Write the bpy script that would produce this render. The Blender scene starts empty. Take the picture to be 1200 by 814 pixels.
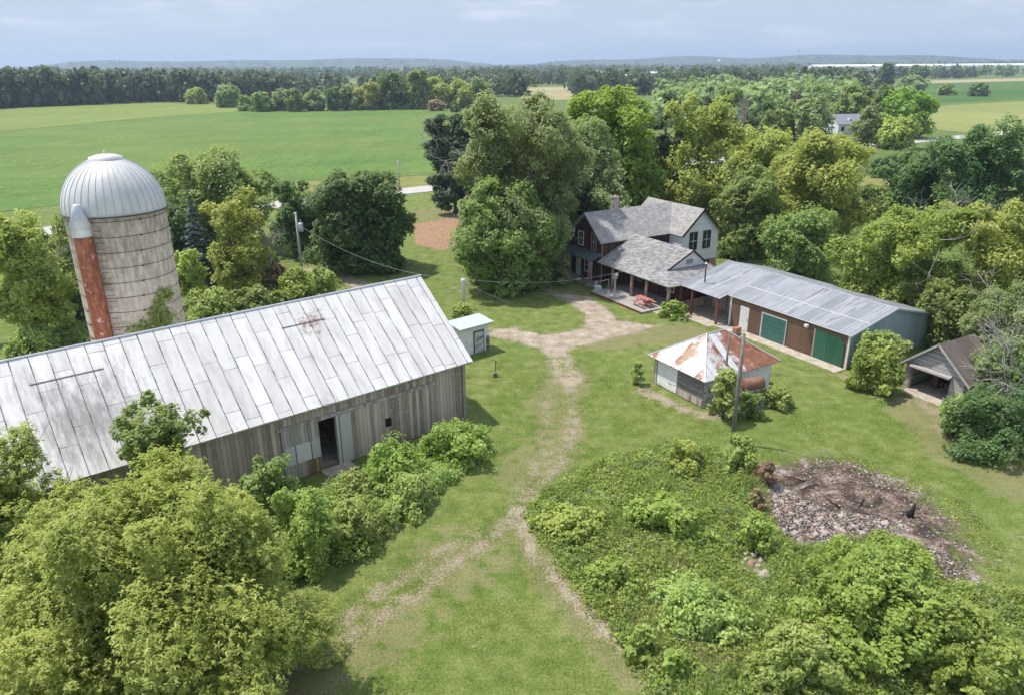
import bpy, math, random
import numpy as np
from mathutils import Vector, Matrix

sc = bpy.context.scene
COL = sc.collection
R = math.radians
rng = np.random.default_rng(7)
random.seed(7)

# ------------------------------------------------------------------ survey of the place (camera station)
FPX, CAMH, PITCH, ROLL = 870.0, 21.5, math.atan((407 - 75.5) / 870.0), R(0.4)
F_ = np.array([0, math.cos(PITCH), -math.sin(PITCH)])
U0 = np.array([0, math.sin(PITCH), math.cos(PITCH)])
R0 = np.array([1.0, 0, 0])
R_ = math.cos(ROLL) * R0 - math.sin(ROLL) * U0
U_ = math.sin(ROLL) * R0 + math.cos(ROLL) * U0
CAM = np.array([0, 0, CAMH])

def G(px, py, z=0.0):
    """point of the horizontal plane z seen at that spot of the survey photograph"""
    d = F_ + R_ * (px - 600) / FPX - U_ * (py - 407) / FPX
    return CAM + d * ((z - CAMH) / d[2])

def proj(p):
    v = np.asarray(p, float) - CAM
    z = v @ F_
    return 600 + FPX * (v @ R_) / z, 407 - FPX * (v @ U_) / z, z

def height_of(g, ytop):
    lo, hi = 0.0, 80.0
    for _ in range(50):
        m = (lo + hi) / 2
        if proj((g[0], g[1], m))[1] > ytop: lo = m
        else: hi = m
    return lo

# ------------------------------------------------------------------ tags
def tag(o, label=None, cat=None, group=None, kind=None):
    if label: o['label'] = label
    if cat: o['category'] = cat
    if group: o['group'] = group
    if kind: o['kind'] = kind
    return o

def thing(name, label, cat, loc=(0, 0, 0), rotz=0.0, group=None):
    o = bpy.data.objects.new(name, None)
    o.empty_display_size = 0.3
    COL.objects.link(o)
    o.location = loc
    o.rotation_euler = (0, 0, rotz)
    return tag(o, label, cat, group)

# ------------------------------------------------------------------ mesh building
class MB:
    def __init__(s):
        s.v, s.f = [], []
    def poly(s, pts):
        n = len(s.v); s.v += [tuple(p) for p in pts]; s.f.append(tuple(range(n, n + len(pts)))); return s
    def box(s, x0, x1, y0, y1, z0, z1):
        n = len(s.v)
        s.v += [(x0, y0, z0), (x1, y0, z0), (x1, y1, z0), (x0, y1, z0), (x0, y0, z1), (x1, y0, z1), (x1, y1, z1), (x0, y1, z1)]
        s.f += [tuple(n + i for i in q) for q in ((0, 3, 2, 1), (4, 5, 6, 7), (0, 1, 5, 4), (1, 2, 6, 5), (2, 3, 7, 6), (3, 0, 4, 7))]
        return s
    def slab(s, pts, t):
        """planar polygon thickened by t on its under side"""
        P = [Vector(p) for p in pts]
        nrm = (P[1] - P[0]).cross(P[2] - P[0]).normalized()
        if nrm.z < 0: P.reverse(); nrm = -nrm
        Q = [p - nrm * t for p in P]
        n = len(s.v); k = len(P)
        s.v += [tuple(p) for p in P] + [tuple(q) for q in Q]
        s.f.append(tuple(range(n, n + k))); s.f.append(tuple(range(n + 2 * k - 1, n + k - 1, -1)))
        for i in range(k):
            j = (i + 1) % k
            s.f.append((n + i, n + k + i, n + k + j, n + j))
        return s
    def prism(s, prof, axis, a0, a1):
        """closed profile extruded along axis 'x' (prof = y,z) or 'y' (prof = x,z)"""
        n = len(s.v); k = len(prof)
        for a in (a0, a1):
            for p, z in prof:
                s.v.append((a, p, z) if axis == 'x' else (p, a, z))
        s.f.append(tuple(range(n, n + k))); s.f.append(tuple(range(n + 2 * k - 1, n + k - 1, -1)))
        for i in range(k):
            j = (i + 1) % k
            s.f.append((n + i, n + k + i, n + k + j, n + j))
        return s
    def tube(s, pts, rads, sides=7, cap=True):
        pts = [Vector(p) for p in pts]
        n0 = len(s.v)
        for i, p in enumerate(pts):
            d = (pts[min(i + 1, len(pts) - 1)] - pts[max(i - 1, 0)])
            d = d.normalized() if d.length > 1e-6 else Vector((0, 0, 1))
            a = d.cross(Vector((0.3, 0.9, 0.1)) if abs(d.z) > .9 else Vector((0, 0, 1))).normalized()
            b = d.cross(a)
            r = rads[i] if hasattr(rads, '__len__') else rads
            for k in range(sides):
                t = 2 * math.pi * k / sides
                s.v.append(tuple(p + a * (r * math.cos(t)) + b * (r * math.sin(t))))
        for i in range(len(pts) - 1):
            for k in range(sides):
                k2 = (k + 1) % sides
                s.f.append((n0 + i * sides + k, n0 + i * sides + k2, n0 + (i + 1) * sides + k2, n0 + (i + 1) * sides + k))
        if cap:
            s.f.append(tuple(n0 + k for k in range(sides - 1, -1, -1)))
            m = n0 + (len(pts) - 1) * sides
            s.f.append(tuple(m + k for k in range(sides)))
        return s
    def lathe(s, prof, seg=48, center=(0, 0), a0=0, a1=2 * math.pi):
        n0 = len(s.v); k = len(prof); full = abs(a1 - a0 - 2 * math.pi) < 1e-6
        cols = seg if full else seg + 1
        for i in range(cols):
            t = a0 + (a1 - a0) * i / seg
            for r, z in prof:
                s.v.append((center[0] + r * math.cos(t), center[1] + r * math.sin(t), z))
        for i in range(seg):
            j = (i + 1) % cols
            for q in range(k - 1):
                s.f.append((n0 + i * k + q, n0 + j * k + q, n0 + j * k + q + 1, n0 + i * k + q + 1))
        return s
    def build(s, name, mat, parent=None, smooth=False):
        me = bpy.data.meshes.new(name)
        me.from_pydata(s.v, [], s.f)
        me.update()
        if mat: me.materials.append(mat)
        if smooth: me.polygons.foreach_set('use_smooth', [True] * len(me.polygons))
        o = bpy.data.objects.new(name, me)
        COL.objects.link(o)
        if parent: o.parent = parent
        return o

def ico(sub=2):
    import bmesh
    bm = bmesh.new(); bmesh.ops.create_icosphere(bm, subdivisions=sub, radius=1)
    v = np.array([x.co[:] for x in bm.verts]); f = [tuple(q.index for q in p.verts) for p in bm.faces]
    bm.free(); return v, f

def quads_obj(name, V, tint, mat, parent=None, loc=None):
    """V: (N,4,3) loose leaf faces, tint: (N,) value kept as a point attribute"""
    N = len(V)
    me = bpy.data.meshes.new(name)
    me.vertices.add(4 * N); me.loops.add(4 * N); me.polygons.add(N)
    me.vertices.foreach_set('co', V.astype(np.float32).ravel())
    me.loops.foreach_set('vertex_index', np.arange(4 * N, dtype=np.int32))
    me.polygons.foreach_set('loop_start', np.arange(0, 4 * N, 4, dtype=np.int32))
    at = me.attributes.new('tint', 'FLOAT', 'POINT')
    at.data.foreach_set('value', np.repeat(tint, 4).astype(np.float32))
    me.update(calc_edges=True)
    me.materials.append(mat)
    o = bpy.data.objects.new(name, me); COL.objects.link(o)
    if parent: o.parent = parent
    if loc is not None: o.location = loc
    return o

def nrm(a):
    return a / np.maximum(np.linalg.norm(a, axis=-1, keepdims=True), 1e-9)

def rdir(n, g=rng):
    return nrm(g.normal(size=(n, 3)))

def leaf_quads(P, Nn, T, s, w=.55, fold=.15):
    T = nrm(T - (T * Nn).sum(1, keepdims=True) * Nn)
    B = np.cross(Nn, T)
    s = s[:, None]
    return np.stack([P + T * s * .5, P + B * s * w * .5 + Nn * s * fold, P - T * s * .5, P - B * s * w * .5 + Nn * s * fold], 1)

# ------------------------------------------------------------------ materials
class NT:
    def __init__(s, name):
        s.m = bpy.data.materials.new(name); s.m.use_nodes = True
        s.t = s.m.node_tree; s.t.nodes.clear()
        s.out = s.n('ShaderNodeOutputMaterial')
    def n(s, ty, **kw):
        x = s.t.nodes.new(ty)
        for k, v in kw.items(): setattr(x, k, v)
        return x
    def l(s, a, b): s.t.links.new(a, b)
    def put(s, sock, v):
        if hasattr(v, 'is_output'): s.l(v, sock)
        else:
            if isinstance(v, (tuple, list)) and sock.type == 'RGBA' and len(v) == 3: v = (*v, 1)
            sock.default_value = v
    def obj(s): return s.n('ShaderNodeTexCoord').outputs['Object']
    def pos(s): return s.n('ShaderNodeNewGeometry').outputs['Position']
    def map(s, vec, scale=(1, 1, 1), rot=(0, 0, 0), loc=(0, 0, 0)):
        m = s.n('ShaderNodeMapping'); s.l(vec, m.inputs[0])
        m.inputs['Scale'].default_value = scale; m.inputs['Rotation'].default_value = rot; m.inputs['Location'].default_value = loc
        return m.outputs[0]
    def noise(s, vec, scale, detail=3, rough=.55, dist=0):
        x = s.n('ShaderNodeTexNoise'); s.l(vec, x.inputs['Vector'])
        x.inputs['Scale'].default_value = scale; x.inputs['Detail'].default_value = detail
        x.inputs['Roughness'].default_value = rough; x.inputs['Distortion'].default_value = dist
        return x.outputs['Fac']
    def white(s, val):
        x = s.n('ShaderNodeTexWhiteNoise', noise_dimensions='1D'); s.put(x.inputs['W'], val); return x.outputs['Value']
    def ramp(s, fac, stops):
        x = s.n('ShaderNodeValToRGB'); s.put(x.inputs[0], fac)
        e = x.color_ramp.elements
        while len(e) > 1: e.remove(e[-1])
        for i, (p, c) in enumerate(stops):
            if not isinstance(c, (tuple, list)): c = (c, c, c)
            q = e[0] if i == 0 else e.new(p)
            q.position = p; q.color = (*c[:3], 1)
        return x.outputs[0]
    def mix(s, fac, a, b, mode='MIX'):
        x = s.n('ShaderNodeMix', data_type='RGBA', blend_type=mode)
        s.put(x.inputs[0], fac); s.put(x.inputs[6], a); s.put(x.inputs[7], b)
        return x.outputs[2]
    def math(s, op, a, b=0.0, c=None):
        x = s.n('ShaderNodeMath', operation=op); s.put(x.inputs[0], a); s.put(x.inputs[1], b)
        if c is not None: s.put(x.inputs[2], c)
        return x.outputs[0]
    def xyz(s, vec):
        x = s.n('ShaderNodeSeparateXYZ'); s.l(vec, x.inputs[0]); return x.outputs
    def comb(s, x=0., y=0., z=0.):
        c = s.n('ShaderNodeCombineXYZ')
        for i, v in enumerate((x, y, z)): s.put(c.inputs[i], v)
        return c.outputs[0]
    def attr(s, name): return s.n('ShaderNodeAttribute', attribute_name=name)
    def bump(s, h, strength=.3, dist=.02):
        b = s.n('ShaderNodeBump'); b.inputs['Strength'].default_value = strength; b.inputs['Distance'].default_value = dist
        s.put(b.inputs['Height'], h); return b.outputs[0]
    def bsdf(s, col, rough=.8, metal=0., normal=None, spec=.3):
        p = s.n('ShaderNodeBsdfPrincipled')
        s.put(p.inputs['Base Color'], col); s.put(p.inputs['Roughness'], rough); s.put(p.inputs['Metallic'], metal)
        p.inputs['Specular IOR Level'].default_value = spec
        if normal is not None: s.l(normal, p.inputs['Normal'])
        s.l(p.outputs[0], s.out.inputs[0]); return s.m

def foliage(name, dark, mid, light, trans=.47):
    dark, mid, light = [tuple(min(.6, c * 1.27) for c in q) for q in (dark, mid, light)]
    t = NT(name)
    a = t.attr('tint').outputs['Fac']
    c = t.ramp(a, [(0.05, dark), (.5, mid), (.95, light)])
    oi = t.n('ShaderNodeObjectInfo').outputs['Random']
    hsv = t.n('ShaderNodeHueSaturation')
    t.l(t.math('MULTIPLY_ADD', oi, .03, .485), hsv.inputs['Hue'])
    t.l(t.math('MULTIPLY_ADD', oi, .25, .88), hsv.inputs['Value'])
    t.l(c, hsv.inputs['Color'])
    c = hsv.outputs[0]
    p = t.n('ShaderNodeBsdfPrincipled'); t.l(c, p.inputs['Base Color'])
    p.inputs['Roughness'].default_value = .55; p.inputs['Specular IOR Level'].default_value = .3
    tr = t.n('ShaderNodeBsdfTranslucent'); tc_ = t.mix(.25, c, (.30, .36, .05)); t.l(t.mix(1 - trans * 1.9, tc_, (0, 0, 0)), tr.inputs[0])
    ms = t.n('ShaderNodeAddShader')
    t.l(p.outputs[0], ms.inputs[0]); t.l(tr.outputs[0], ms.inputs[1]); t.l(ms.outputs[0], t.out.inputs[0])
    return t.m

M = {}
M['leaf_yellow'] = foliage('leaf_yellow_green', (.075, .105, .02), (.15, .18, .036), (.26, .27, .07))
M['leaf_bright'] = foliage('leaf_bright_green', (.05, .095, .012), (.105, .165, .02), (.18, .24, .035))
M['leaf_green'] = foliage('leaf_mid_green', (.05, .078, .018), (.092, .132, .032), (.15, .185, .055))
M['leaf_dark'] = foliage('leaf_dark_green', (.022, .046, .014), (.045, .085, .024), (.08, .125, .04))
M['leaf_grey'] = foliage('leaf_grey_green', (.06, .088, .03), (.11, .148, .055), (.18, .21, .095))
M['leaf_wood'] = foliage('leaf_far_wood', (.022, .038, .018), (.042, .064, .03), (.08, .10, .045), .22)
M['leaf_pine'] = foliage('needle_pine', (.025, .045, .024), (.05, .078, .042), (.09, .115, .065), .15)
M['leaf_spruce'] = foliage('needle_blue_spruce', (.05, .075, .075), (.10, .14, .14), (.17, .21, .21), .1)
M['leaf_weed'] = foliage('leaf_weed', (.07, .10, .024), (.14, .185, .046), (.25, .28, .085))
M['leaf_bramble'] = foliage('leaf_bramble', (.055, .085, .016), (.115, .16, .03), (.21, .25, .055))
M['leaf_straw'] = foliage('leaf_straw', (.20, .15, .08), (.30, .24, .13), (.42, .35, .2), .2)
M['leaf_rusty'] = foliage('leaf_dead', (.09, .06, .03), (.16, .11, .06), (.24, .17, .1), .2)
M['leaf_plum'] = foliage('leaf_plum', (.03, .025, .022), (.06, .045, .04), (.09, .07, .05), .2)

def m_bark(name, c1, c2):
    t = NT(name); p = t.obj()
    f = t.noise(t.map(p, (6, 6, 1.2)), 2.5, 5, .6)
    return t.bsdf(t.ramp(f, [(.3, c1), (.7, c2)]), .9, 0, t.bump(f, .5, .03))
M['bark'] = m_bark('bark', (.06, .048, .036), (.17, .145, .115))
M['bark_pale'] = m_bark('bark_bare_pale', (.26, .23, .20), (.46, .42, .37))

def m_plain(name, col, rough=.7, metal=0., var=.25, sc_=3.):
    t = NT(name); p = t.obj()
    f = t.noise(p, sc_, 4, .6)
    lo = tuple(c * (1 - var) for c in col); hi = tuple(min(1, c * (1 + var)) for c in col)
    return t.bsdf(t.ramp(f, [(.3, lo), (.7, hi)]), rough, metal)

def m_ground():
    t = NT('ground_grass'); p = t.pos()
    a = t.attr('mask').outputs['Color']; s = t.n('ShaderNodeSeparateColor'); t.l(a, s.inputs[0])
    dirt, burn, dry = s.outputs
    a2 = t.attr('mask_two').outputs['Color']; s2 = t.n('ShaderNodeSeparateColor'); t.l(a2, s2.inputs[0])
    till, rough_, _ = s2.outputs
    n1 = t.noise(p, 9, 4, .7); n2 = t.noise(p, 1.1, 4, .6); n3 = t.noise(p, .17, 3, .5); n4 = t.noise(p, 34, 2, .6)
    mixn = t.math('ADD', t.math('MULTIPLY', n1, .42), t.math('ADD', t.math('MULTIPLY', n2, .3), t.math('MULTIPLY', n4, .28)))
    g = t.ramp(mixn, [(.40, (.062, .10, .02)), (.47, (.138, .18, .04)), (.525, (.20, .232, .064)), (.60, (.31, .31, .13))])
    tan = t.ramp(n1, [(.3, (.17, .14, .07)), (.7, (.34, .29, .16))])
    g = t.mix(t.ramp(n3, [(.4, 0.), (.62, .5)]), g, t.mix(.5, g, (.10, .185, .03)))
    d0 = t.math('ADD', t.math('MULTIPLY', n3, .8), t.math('MULTIPLY', n2, .6))
    dryf = t.ramp(t.math('ADD', d0, t.math('MULTIPLY', dry, .75)), [(.92, 0.), (1.55, .55)])
    g = t.mix(dryf, g, tan)
    # rough meadow
    rg = t.ramp(t.noise(p, .55, 6, .7), [(.3, (.06, .10, .02)), (.5, (.12, .17, .04)), (.7, (.24, .24, .10))])
    g = t.mix(rough_, g, rg)
    # tracks and gravel: broken edge
    soil = t.ramp(t.math('ADD', t.math('MULTIPLY', n1, .6), t.math('MULTIPLY', n2, .4)), [(.36, (.20, .16, .11)), (.5, (.38, .31, .23)), (.62, (.56, .49, .41))])
    soil = t.mix(t.ramp(dirt, [(.5, .75), (.75, 0.)]), soil, t.ramp(n1, [(.36, (.17, .13, .08)), (.62, (.36, .29, .19))]))
    df = t.math('ADD', dirt, t.math('MULTIPLY', t.math('SUBTRACT', t.math('ADD', t.math('MULTIPLY', n1, .5), t.math('MULTIPLY', n2, .5)), .5), 3.0))
    g = t.mix(t.ramp(df, [(.36, 0.), (.62, 1.)]), g, soil)
    ts = t.ramp(t.noise(t.map(p, (3.2, .5, 1), (0, 0, R(-12))), 1.4, 4, .6), [(.3, (.25, .14, .08)), (.7, (.42, .27, .17))])
    tf = t.math('ADD', till, t.math('MULTIPLY', t.math('SUBTRACT', n2, .5), .9))
    g = t.mix(t.ramp(tf, [(.45, 0.), (.6, 1.)]), g, ts)
    # burnt ground
    bn = t.noise(p, .8, 5, .65, .6); bn2 = t.noise(p, 5, 4, .7)
    bc = t.ramp(bn, [(.38, (.03, .026, .024)), (.45, (.10, .07, .055)), (.51, (.21, .145, .105)), (.57, (.31, .23, .17)), (.64, (.45, .42, .39))])
    bc = t.mix(t.ramp(bn2, [(.42, 0.), (.62, .75)]), bc, (.07, .055, .048))
    bf = t.math('ADD', burn, t.math('MULTIPLY', t.math('SUBTRACT', t.math('ADD', t.math('MULTIPLY', n1, .5), t.math('MULTIPLY', bn, .6)), .55), 3.4))
    g = t.mix(t.ramp(bf, [(.36, 0.), (.62, 1.)]), g, bc)
    h = t.math('ADD', n1, t.math('MULTIPLY', n4, .7))
    return t.bsdf(g, .9, 0, t.bump(h, .65, .10), .15)
M['ground'] = m_ground()

def m_field(name, stops, row=0., rot=0., sc_=.5, speck=None, bmp=.5):
    t = NT(name); p = t.pos()
    f = t.noise(p, sc_, 5, .7); f2 = t.noise(p, sc_ * .05, 3, .5); f3 = t.noise(t.map(p, (1, .18, 1), (0, 0, rot)), sc_ * .3, 4, .6)
    m = t.math('ADD', t.math('MULTIPLY', f, .5), t.math('ADD', t.math('MULTIPLY', f2, .25), t.math('MULTIPLY', f3, .25)))
    c = t.ramp(m, stops)
    if row:
        x = t.xyz(t.map(p, (1, 1, 1), (0, 0, rot)))[0]
        w = t.math('SINE', t.math('MULTIPLY', x, 2 * math.pi / row))
        c = t.mix(t.math('MULTIPLY_ADD', w, .09, .09), c, (.03, .05, .01))
    big2 = t.noise(p, .012, 4, .6); c = t.mix(t.ramp(big2, [(.42, 0.), (.62, .4)]), c, (.17, .20, .05))
    tl_ = t.math('POWER', t.math('MULTIPLY_ADD', t.math('SINE', t.math('MULTIPLY', t.xyz(t.map(p, (1, 1, 1), (0, 0, rot + R(62))))[0], .27)), .5, .5), 60.)
    if speck: c = t.mix(t.math('MULTIPLY', tl_, .3), c, (.05, .09, .02))
    if speck:
        sp = t.noise(t.map(p, (1, .35, 1), (0, 0, rot)), sc_ * 1.7, 2, .5); big = t.noise(p, .035, 3, .6)
        c = t.mix(t.ramp(t.math('ADD', t.math('MULTIPLY', sp, .7), t.math('MULTIPLY', big, .3)), [(.57, 0.), (.66, .8)]), c, speck)
    return t.bsdf(c, .9, 0, t.bump(f, bmp, .3), .15)
M['soy'] = m_field('soybean_crop', [(.35, (.06, .12, .022)), (.5, (.10, .178, .036)), (.65, (.155, .23, .058))], 0, R(8), .8, (.26, .28, .07))
M['hay'] = m_field('hay_field', [(.35, (.11, .16, .03)), (.5, (.17, .225, .05)), (.65, (.25, .28, .08))], 0, R(70), .3)
M['pale_field'] = m_field('pale_grain_field', [(.35, (.19, .22, .06)), (.5, (.26, .28, .09)), (.65, (.34, .34, .13))], 5., R(-65), .3)
M['corn'] = m_field('corn_crop', [(.35, (.03, .085, .018)), (.5, (.055, .13, .026)), (.65, (.085, .165, .035))], 0, R(40), .4)
M['stubble'] = m_field('stubble_field', [(.35, (.30, .25, .13)), (.5, (.38, .32, .18)), (.65, (.46, .40, .25))], 0, 0, .4)
M['verge'] = m_field('road_verge', [(.35, (.12, .145, .035)), (.5, (.20, .20, .06)), (.65, (.33, .29, .13))], 0, 0, .9)
M['wood_floor'] = m_field('wooded_hills', [(.35, (.018, .036, .012)), (.5, (.032, .055, .018)), (.65, (.055, .08, .028))], 0, 0, .05)
M['road'] = m_plain('road_gravel', (.44, .41, .38), .95, 0, .18, 1.2)
M['concrete'] = m_plain('concrete_apron', (.42, .36, .29), .95, 0, .3, 2.)

def m_barn_roof():
    t = NT('white_sheet_roof'); p = t.obj(); x, y, z = t.xyz(p)
    # sheets 1.2 m wide, staggered cross laps; per-sheet tone
    col = t.math('FLOOR', t.math('DIVIDE', x, 0.82)); off = t.math('MULTIPLY', t.white(col), 2.6)
    fx = t.math('FRACT', t.math('DIVIDE', x, 0.82))
    ys = t.math('DIVIDE', t.math('ADD', y, off), 2.55); fy = t.math('FRACT', ys); rowi = t.math('FLOOR', ys)
    wob = t.noise(p, 1.5, 3, .6)
    sx = t.math('LESS_THAN', fx, t.math('MULTIPLY_ADD', wob, .13, -.01)); sy = t.math('MULTIPLY', .8, t.math('LESS_THAN', fy, t.math('MULTIPLY_ADD', wob, .026, -.004)))
    sid = t.white(t.math('MULTIPLY_ADD', rowi, 17.3, col))
    base = t.ramp(sid, [(0, (.63, .61, .58)), (.5, (.69, .67, .64)), (1, (.75, .73, .70))])
    dirt = t.noise(t.map(p, (1.6, .35, .35)), 1.1, 6, .7)
    base = t.mix(t.ramp(dirt, [(.47, 0.), (.72, .6)]), base, (.36, .34, .33))
    # weathered bare zone toward the west end
    dx = t.math('ABSOLUTE', t.math('ADD', x, 20.6)); dy = t.math('ABSOLUTE', t.math('SUBTRACT', y, 2.0))
    zone = t.math('SUBTRACT', 1.0, t.math('MAXIMUM', t.math('DIVIDE', dx, 3.6), t.math('DIVIDE', dy, 3.4)))
    st = t.noise(t.map(p, (2.4, .5, .5)), 1.6, 6, .75)
    base = t.mix(t.ramp(t.math('ADD', zone, t.math('MULTIPLY', t.math('SUBTRACT', st, .5), 2.2)), [(.25, 0.), (.95, .75)]), base, (.17, .155, .15))
    # rust by the second patch
    rx = t.math('ABSOLUTE', t.math('ADD', x, 8.1)); ry = t.math('ABSOLUTE', t.math('SUBTRACT', y, 3.9))
    rz = t.math('SUBTRACT', 1.0, t.math('MAXIMUM', t.math('DIVIDE', rx, 1.7), t.math('DIVIDE', ry, 1.2)))
    base = t.mix(t.ramp(t.math('ADD', rz, t.math('MULTIPLY', t.math('SUBTRACT', t.noise(p, 2.6, 5, .7), .5), 3.0)), [(.55, 0.), (1.1, .75)]), base, (.22, .09, .06))
    near = t.math('LESS_THAN', fx, .22); rn_ = t.noise(t.map(p, (1.2, .5, .5)), .9, 6, .75)
    base = t.mix(t.math('MULTIPLY', near, t.ramp(rn_, [(.52, 0.), (.68, .5)])), base, (.34, .26, .22))
    seam = t.math('MAXIMUM', sx, sy)
    sc2 = t.mix(t.ramp(t.noise(p, 1.1, 4, .6), [(.3, 0.), (.55, 1.)]), (.30, .28, .28), (.075, .06, .055))
    c = t.mix(seam, base, sc2)
    hgt = t.math('ADD', t.math('MULTIPLY', seam, -1.0), t.math('ADD', t.math('MULTIPLY', sid, 1.5), t.math('MULTIPLY', t.noise(p, 1.3, 4, .55), 2.2)))
    return t.bsdf(c, .55, .0, t.bump(hgt, .35, .03), .35)
M['barn_roof'] = m_barn_roof()

def m_boards(name, stops, width=.22, fleck=None, axis=0, gap=.07, horiz=False, bare=None, barelim=(.5, .62)):
    """weathered boards; the board index runs along x+y of the thing (or along z for lap siding)"""
    t = NT(name); p = t.obj(); x, y, z = t.xyz(p)
    u = z if horiz else t.math('ADD', x, y)
    q = t.math('DIVIDE', u, width); bi = t.math('FLOOR', q); fr = t.math('FRACT', q)
    r = t.white(bi)
    gs = (.6, .6, 5) if horiz else (7, 7, .5)
    gr = t.noise(t.map(p, gs), 2.2, 6, .7)
    v = t.math('ADD', t.math('MULTIPLY', r, .45), t.math('MULTIPLY', gr, .65))
    c = t.ramp(v, stops)
    if bare:
        n = t.noise(t.map(p, (.9, .9, 1.6) if horiz else (1.5, 1.5, .4)), 1.3, 6, .72)
        c = t.mix(t.ramp(t.math('ADD', n, t.math('MULTIPLY', t.math('SUBTRACT', r, .5), .12)), [(barelim[0], 0.), (barelim[1], 1.)]), c, bare)
    if fleck:
        fl = t.noise(t.map(p, (5, 5, 2.2)), 2.4, 3, .6)
        c = t.mix(t.ramp(fl, [(.62, 0.), (.68, .8)]), c, fleck)
    g_ = t.math('LESS_THAN', fr, gap)
    c = t.mix(t.math('MULTIPLY', g_, .8), c, (.03, .026, .024))
    h = t.math('ADD', t.math('MULTIPLY', g_, -1.), t.math('MULTIPLY', gr, .4))
    if horiz: h = t.math('ADD', h, t.math('MULTIPLY', fr, -1.2))
    return t.bsdf(c, .9, 0, t.bump(h, .6, .025), .2)
M['barn_wood'] = m_boards('weathered_barn_boards', [(.25, (.21, .155, .12)), (.5, (.43, .345, .285)), (.8, (.60, .505, .435))], .24, (.70, .66, .62))
M['barn_door_wood'] = m_boards('barn_door_boards', [(.25, (.24, .205, .175)), (.5, (.40, .355, .31)), (.8, (.54, .49, .45))], .2, (.66, .63, .6))
M['grey_plank'] = m_boards('grey_plank', [(.25, (.40, .38, .37)), (.5, (.52, .5, .49)), (.8, (.62, .6, .59))], .9, None)
M['brown_wood'] = m_boards('brown_new_boards', [(.25, (.16, .10, .06)), (.5, (.24, .16, .10)), (.8, (.33, .24, .16))], .2, None)
M['white_siding'] = m_boards('white_lap_siding', [(.2, (.64, .64, .63)), (.6, (.76, .755, .745)), (.9, (.80, .80, .79))], .16, None, 0, .1, True)
M['peel_siding'] = m_boards('peeling_white_siding', [(.2, (.50, .49, .47)), (.6, (.64, .63, .61)), (.9, (.74, .73, .71))], .17, None, 0, .14, True, (.17, .145, .13), (.5, .64))
M['peel_white'] = m_boards('peeling_white_paint', [(.2, (.70, .68, .65)), (.6, (.80, .785, .76)), (.9, (.85, .84, .82))], .17, None, 0, .06, True, (.24, .21, .19), (.6, .72))
M['bare_siding'] = m_boards('bare_dark_siding', [(.2, (.09, .08, .075)), (.6, (.21, .19, .18)), (.9, (.34, .32, .31))], .17, (.55, .53, .5), 0, .2, True)
M['garage_siding'] = m_boards('garage_grey_siding', [(.2, (.27, .245, .23)), (.6, (.42, .39, .37)), (.9, (.55, .52, .5))], .15, (.58, .55, .52), 0, .2, True)
M['dark_wood'] = m_boards('dark_stained_boards', [(.2, (.035, .02, .016)), (.6, (.075, .042, .032)), (.9, (.13, .075, .055))], .2)
M['red_wood'] = m_boards('red_stained_boards', [(.2, (.11, .04, .03)), (.6, (.18, .07, .05)), (.9, (.26, .11, .08))], .18)
M['deck_wood'] = m_boards('deck_boards', [(.2, (.3, .27, .25)), (.6, (.42, .39, .36)), (.9, (.52, .485, .455))], .14, (.55, .5, .46))
M['post_wood'] = m_bark('log_post', (.17, .08, .055), (.5, .38, .3))
M['pole_wood'] = m_bark('pole_wood', (.12, .105, .095), (.30, .27, .24))
M['pole_grey'] = m_bark('pole_grey_wood', (.34, .31, .28), (.52, .49, .46))
M['white_post'] = m_bark('white_post_wood', (.50, .48, .45), (.74, .72, .69))

def m_shingle(name, a, b, c):
    t = NT(name); p = t.obj(); x, y, z = t.xyz(p)
    br = t.n('ShaderNodeTexBrick'); br.offset = .5
    t.l(t.comb(t.math('ADD', x, y), t.math('MULTIPLY', z, 1.6)), br.inputs['Vector'])
    br.inputs['Scale'].default_value = 1; br.inputs['Brick Width'].default_value = .32; br.inputs['Row Height'].default_value = .17
    br.inputs['Mortar Size'].default_value = .012; br.inputs['Color1'].default_value = (0, 0, 0, 1); br.inputs['Color2'].default_value = (1, 1, 1, 1)
    br.inputs['Mortar'].default_value = (.1, .1, .1, 1)
    n = t.noise(p, 1.1, 5, .65); n2 = t.noise(p, 11, 2, .6)
    v = t.math('ADD', t.math('MULTIPLY', br.outputs['Color'], .3), t.math('ADD', t.math('MULTIPLY', n, .45), t.math('MULTIPLY', n2, .35)))
    return t.bsdf(t.ramp(v, [(.3, a), (.55, b), (.85, c)]), .95, 0, t.bump(v, .5, .02), .15)
M['shingle'] = m_shingle('grey_shingles', (.21, .195, .185), (.34, .325, .31), (.47, .455, .44))
M['shingle_dark'] = m_shingle('speckled_shingles', (.13, .125, .125), (.265, .255, .25), (.47, .455, .445))
M['shingle_porch'] = m_shingle('dark_porch_shingles', (.075, .078, .085), (.13, .135, .145), (.20, .205, .215))

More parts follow.
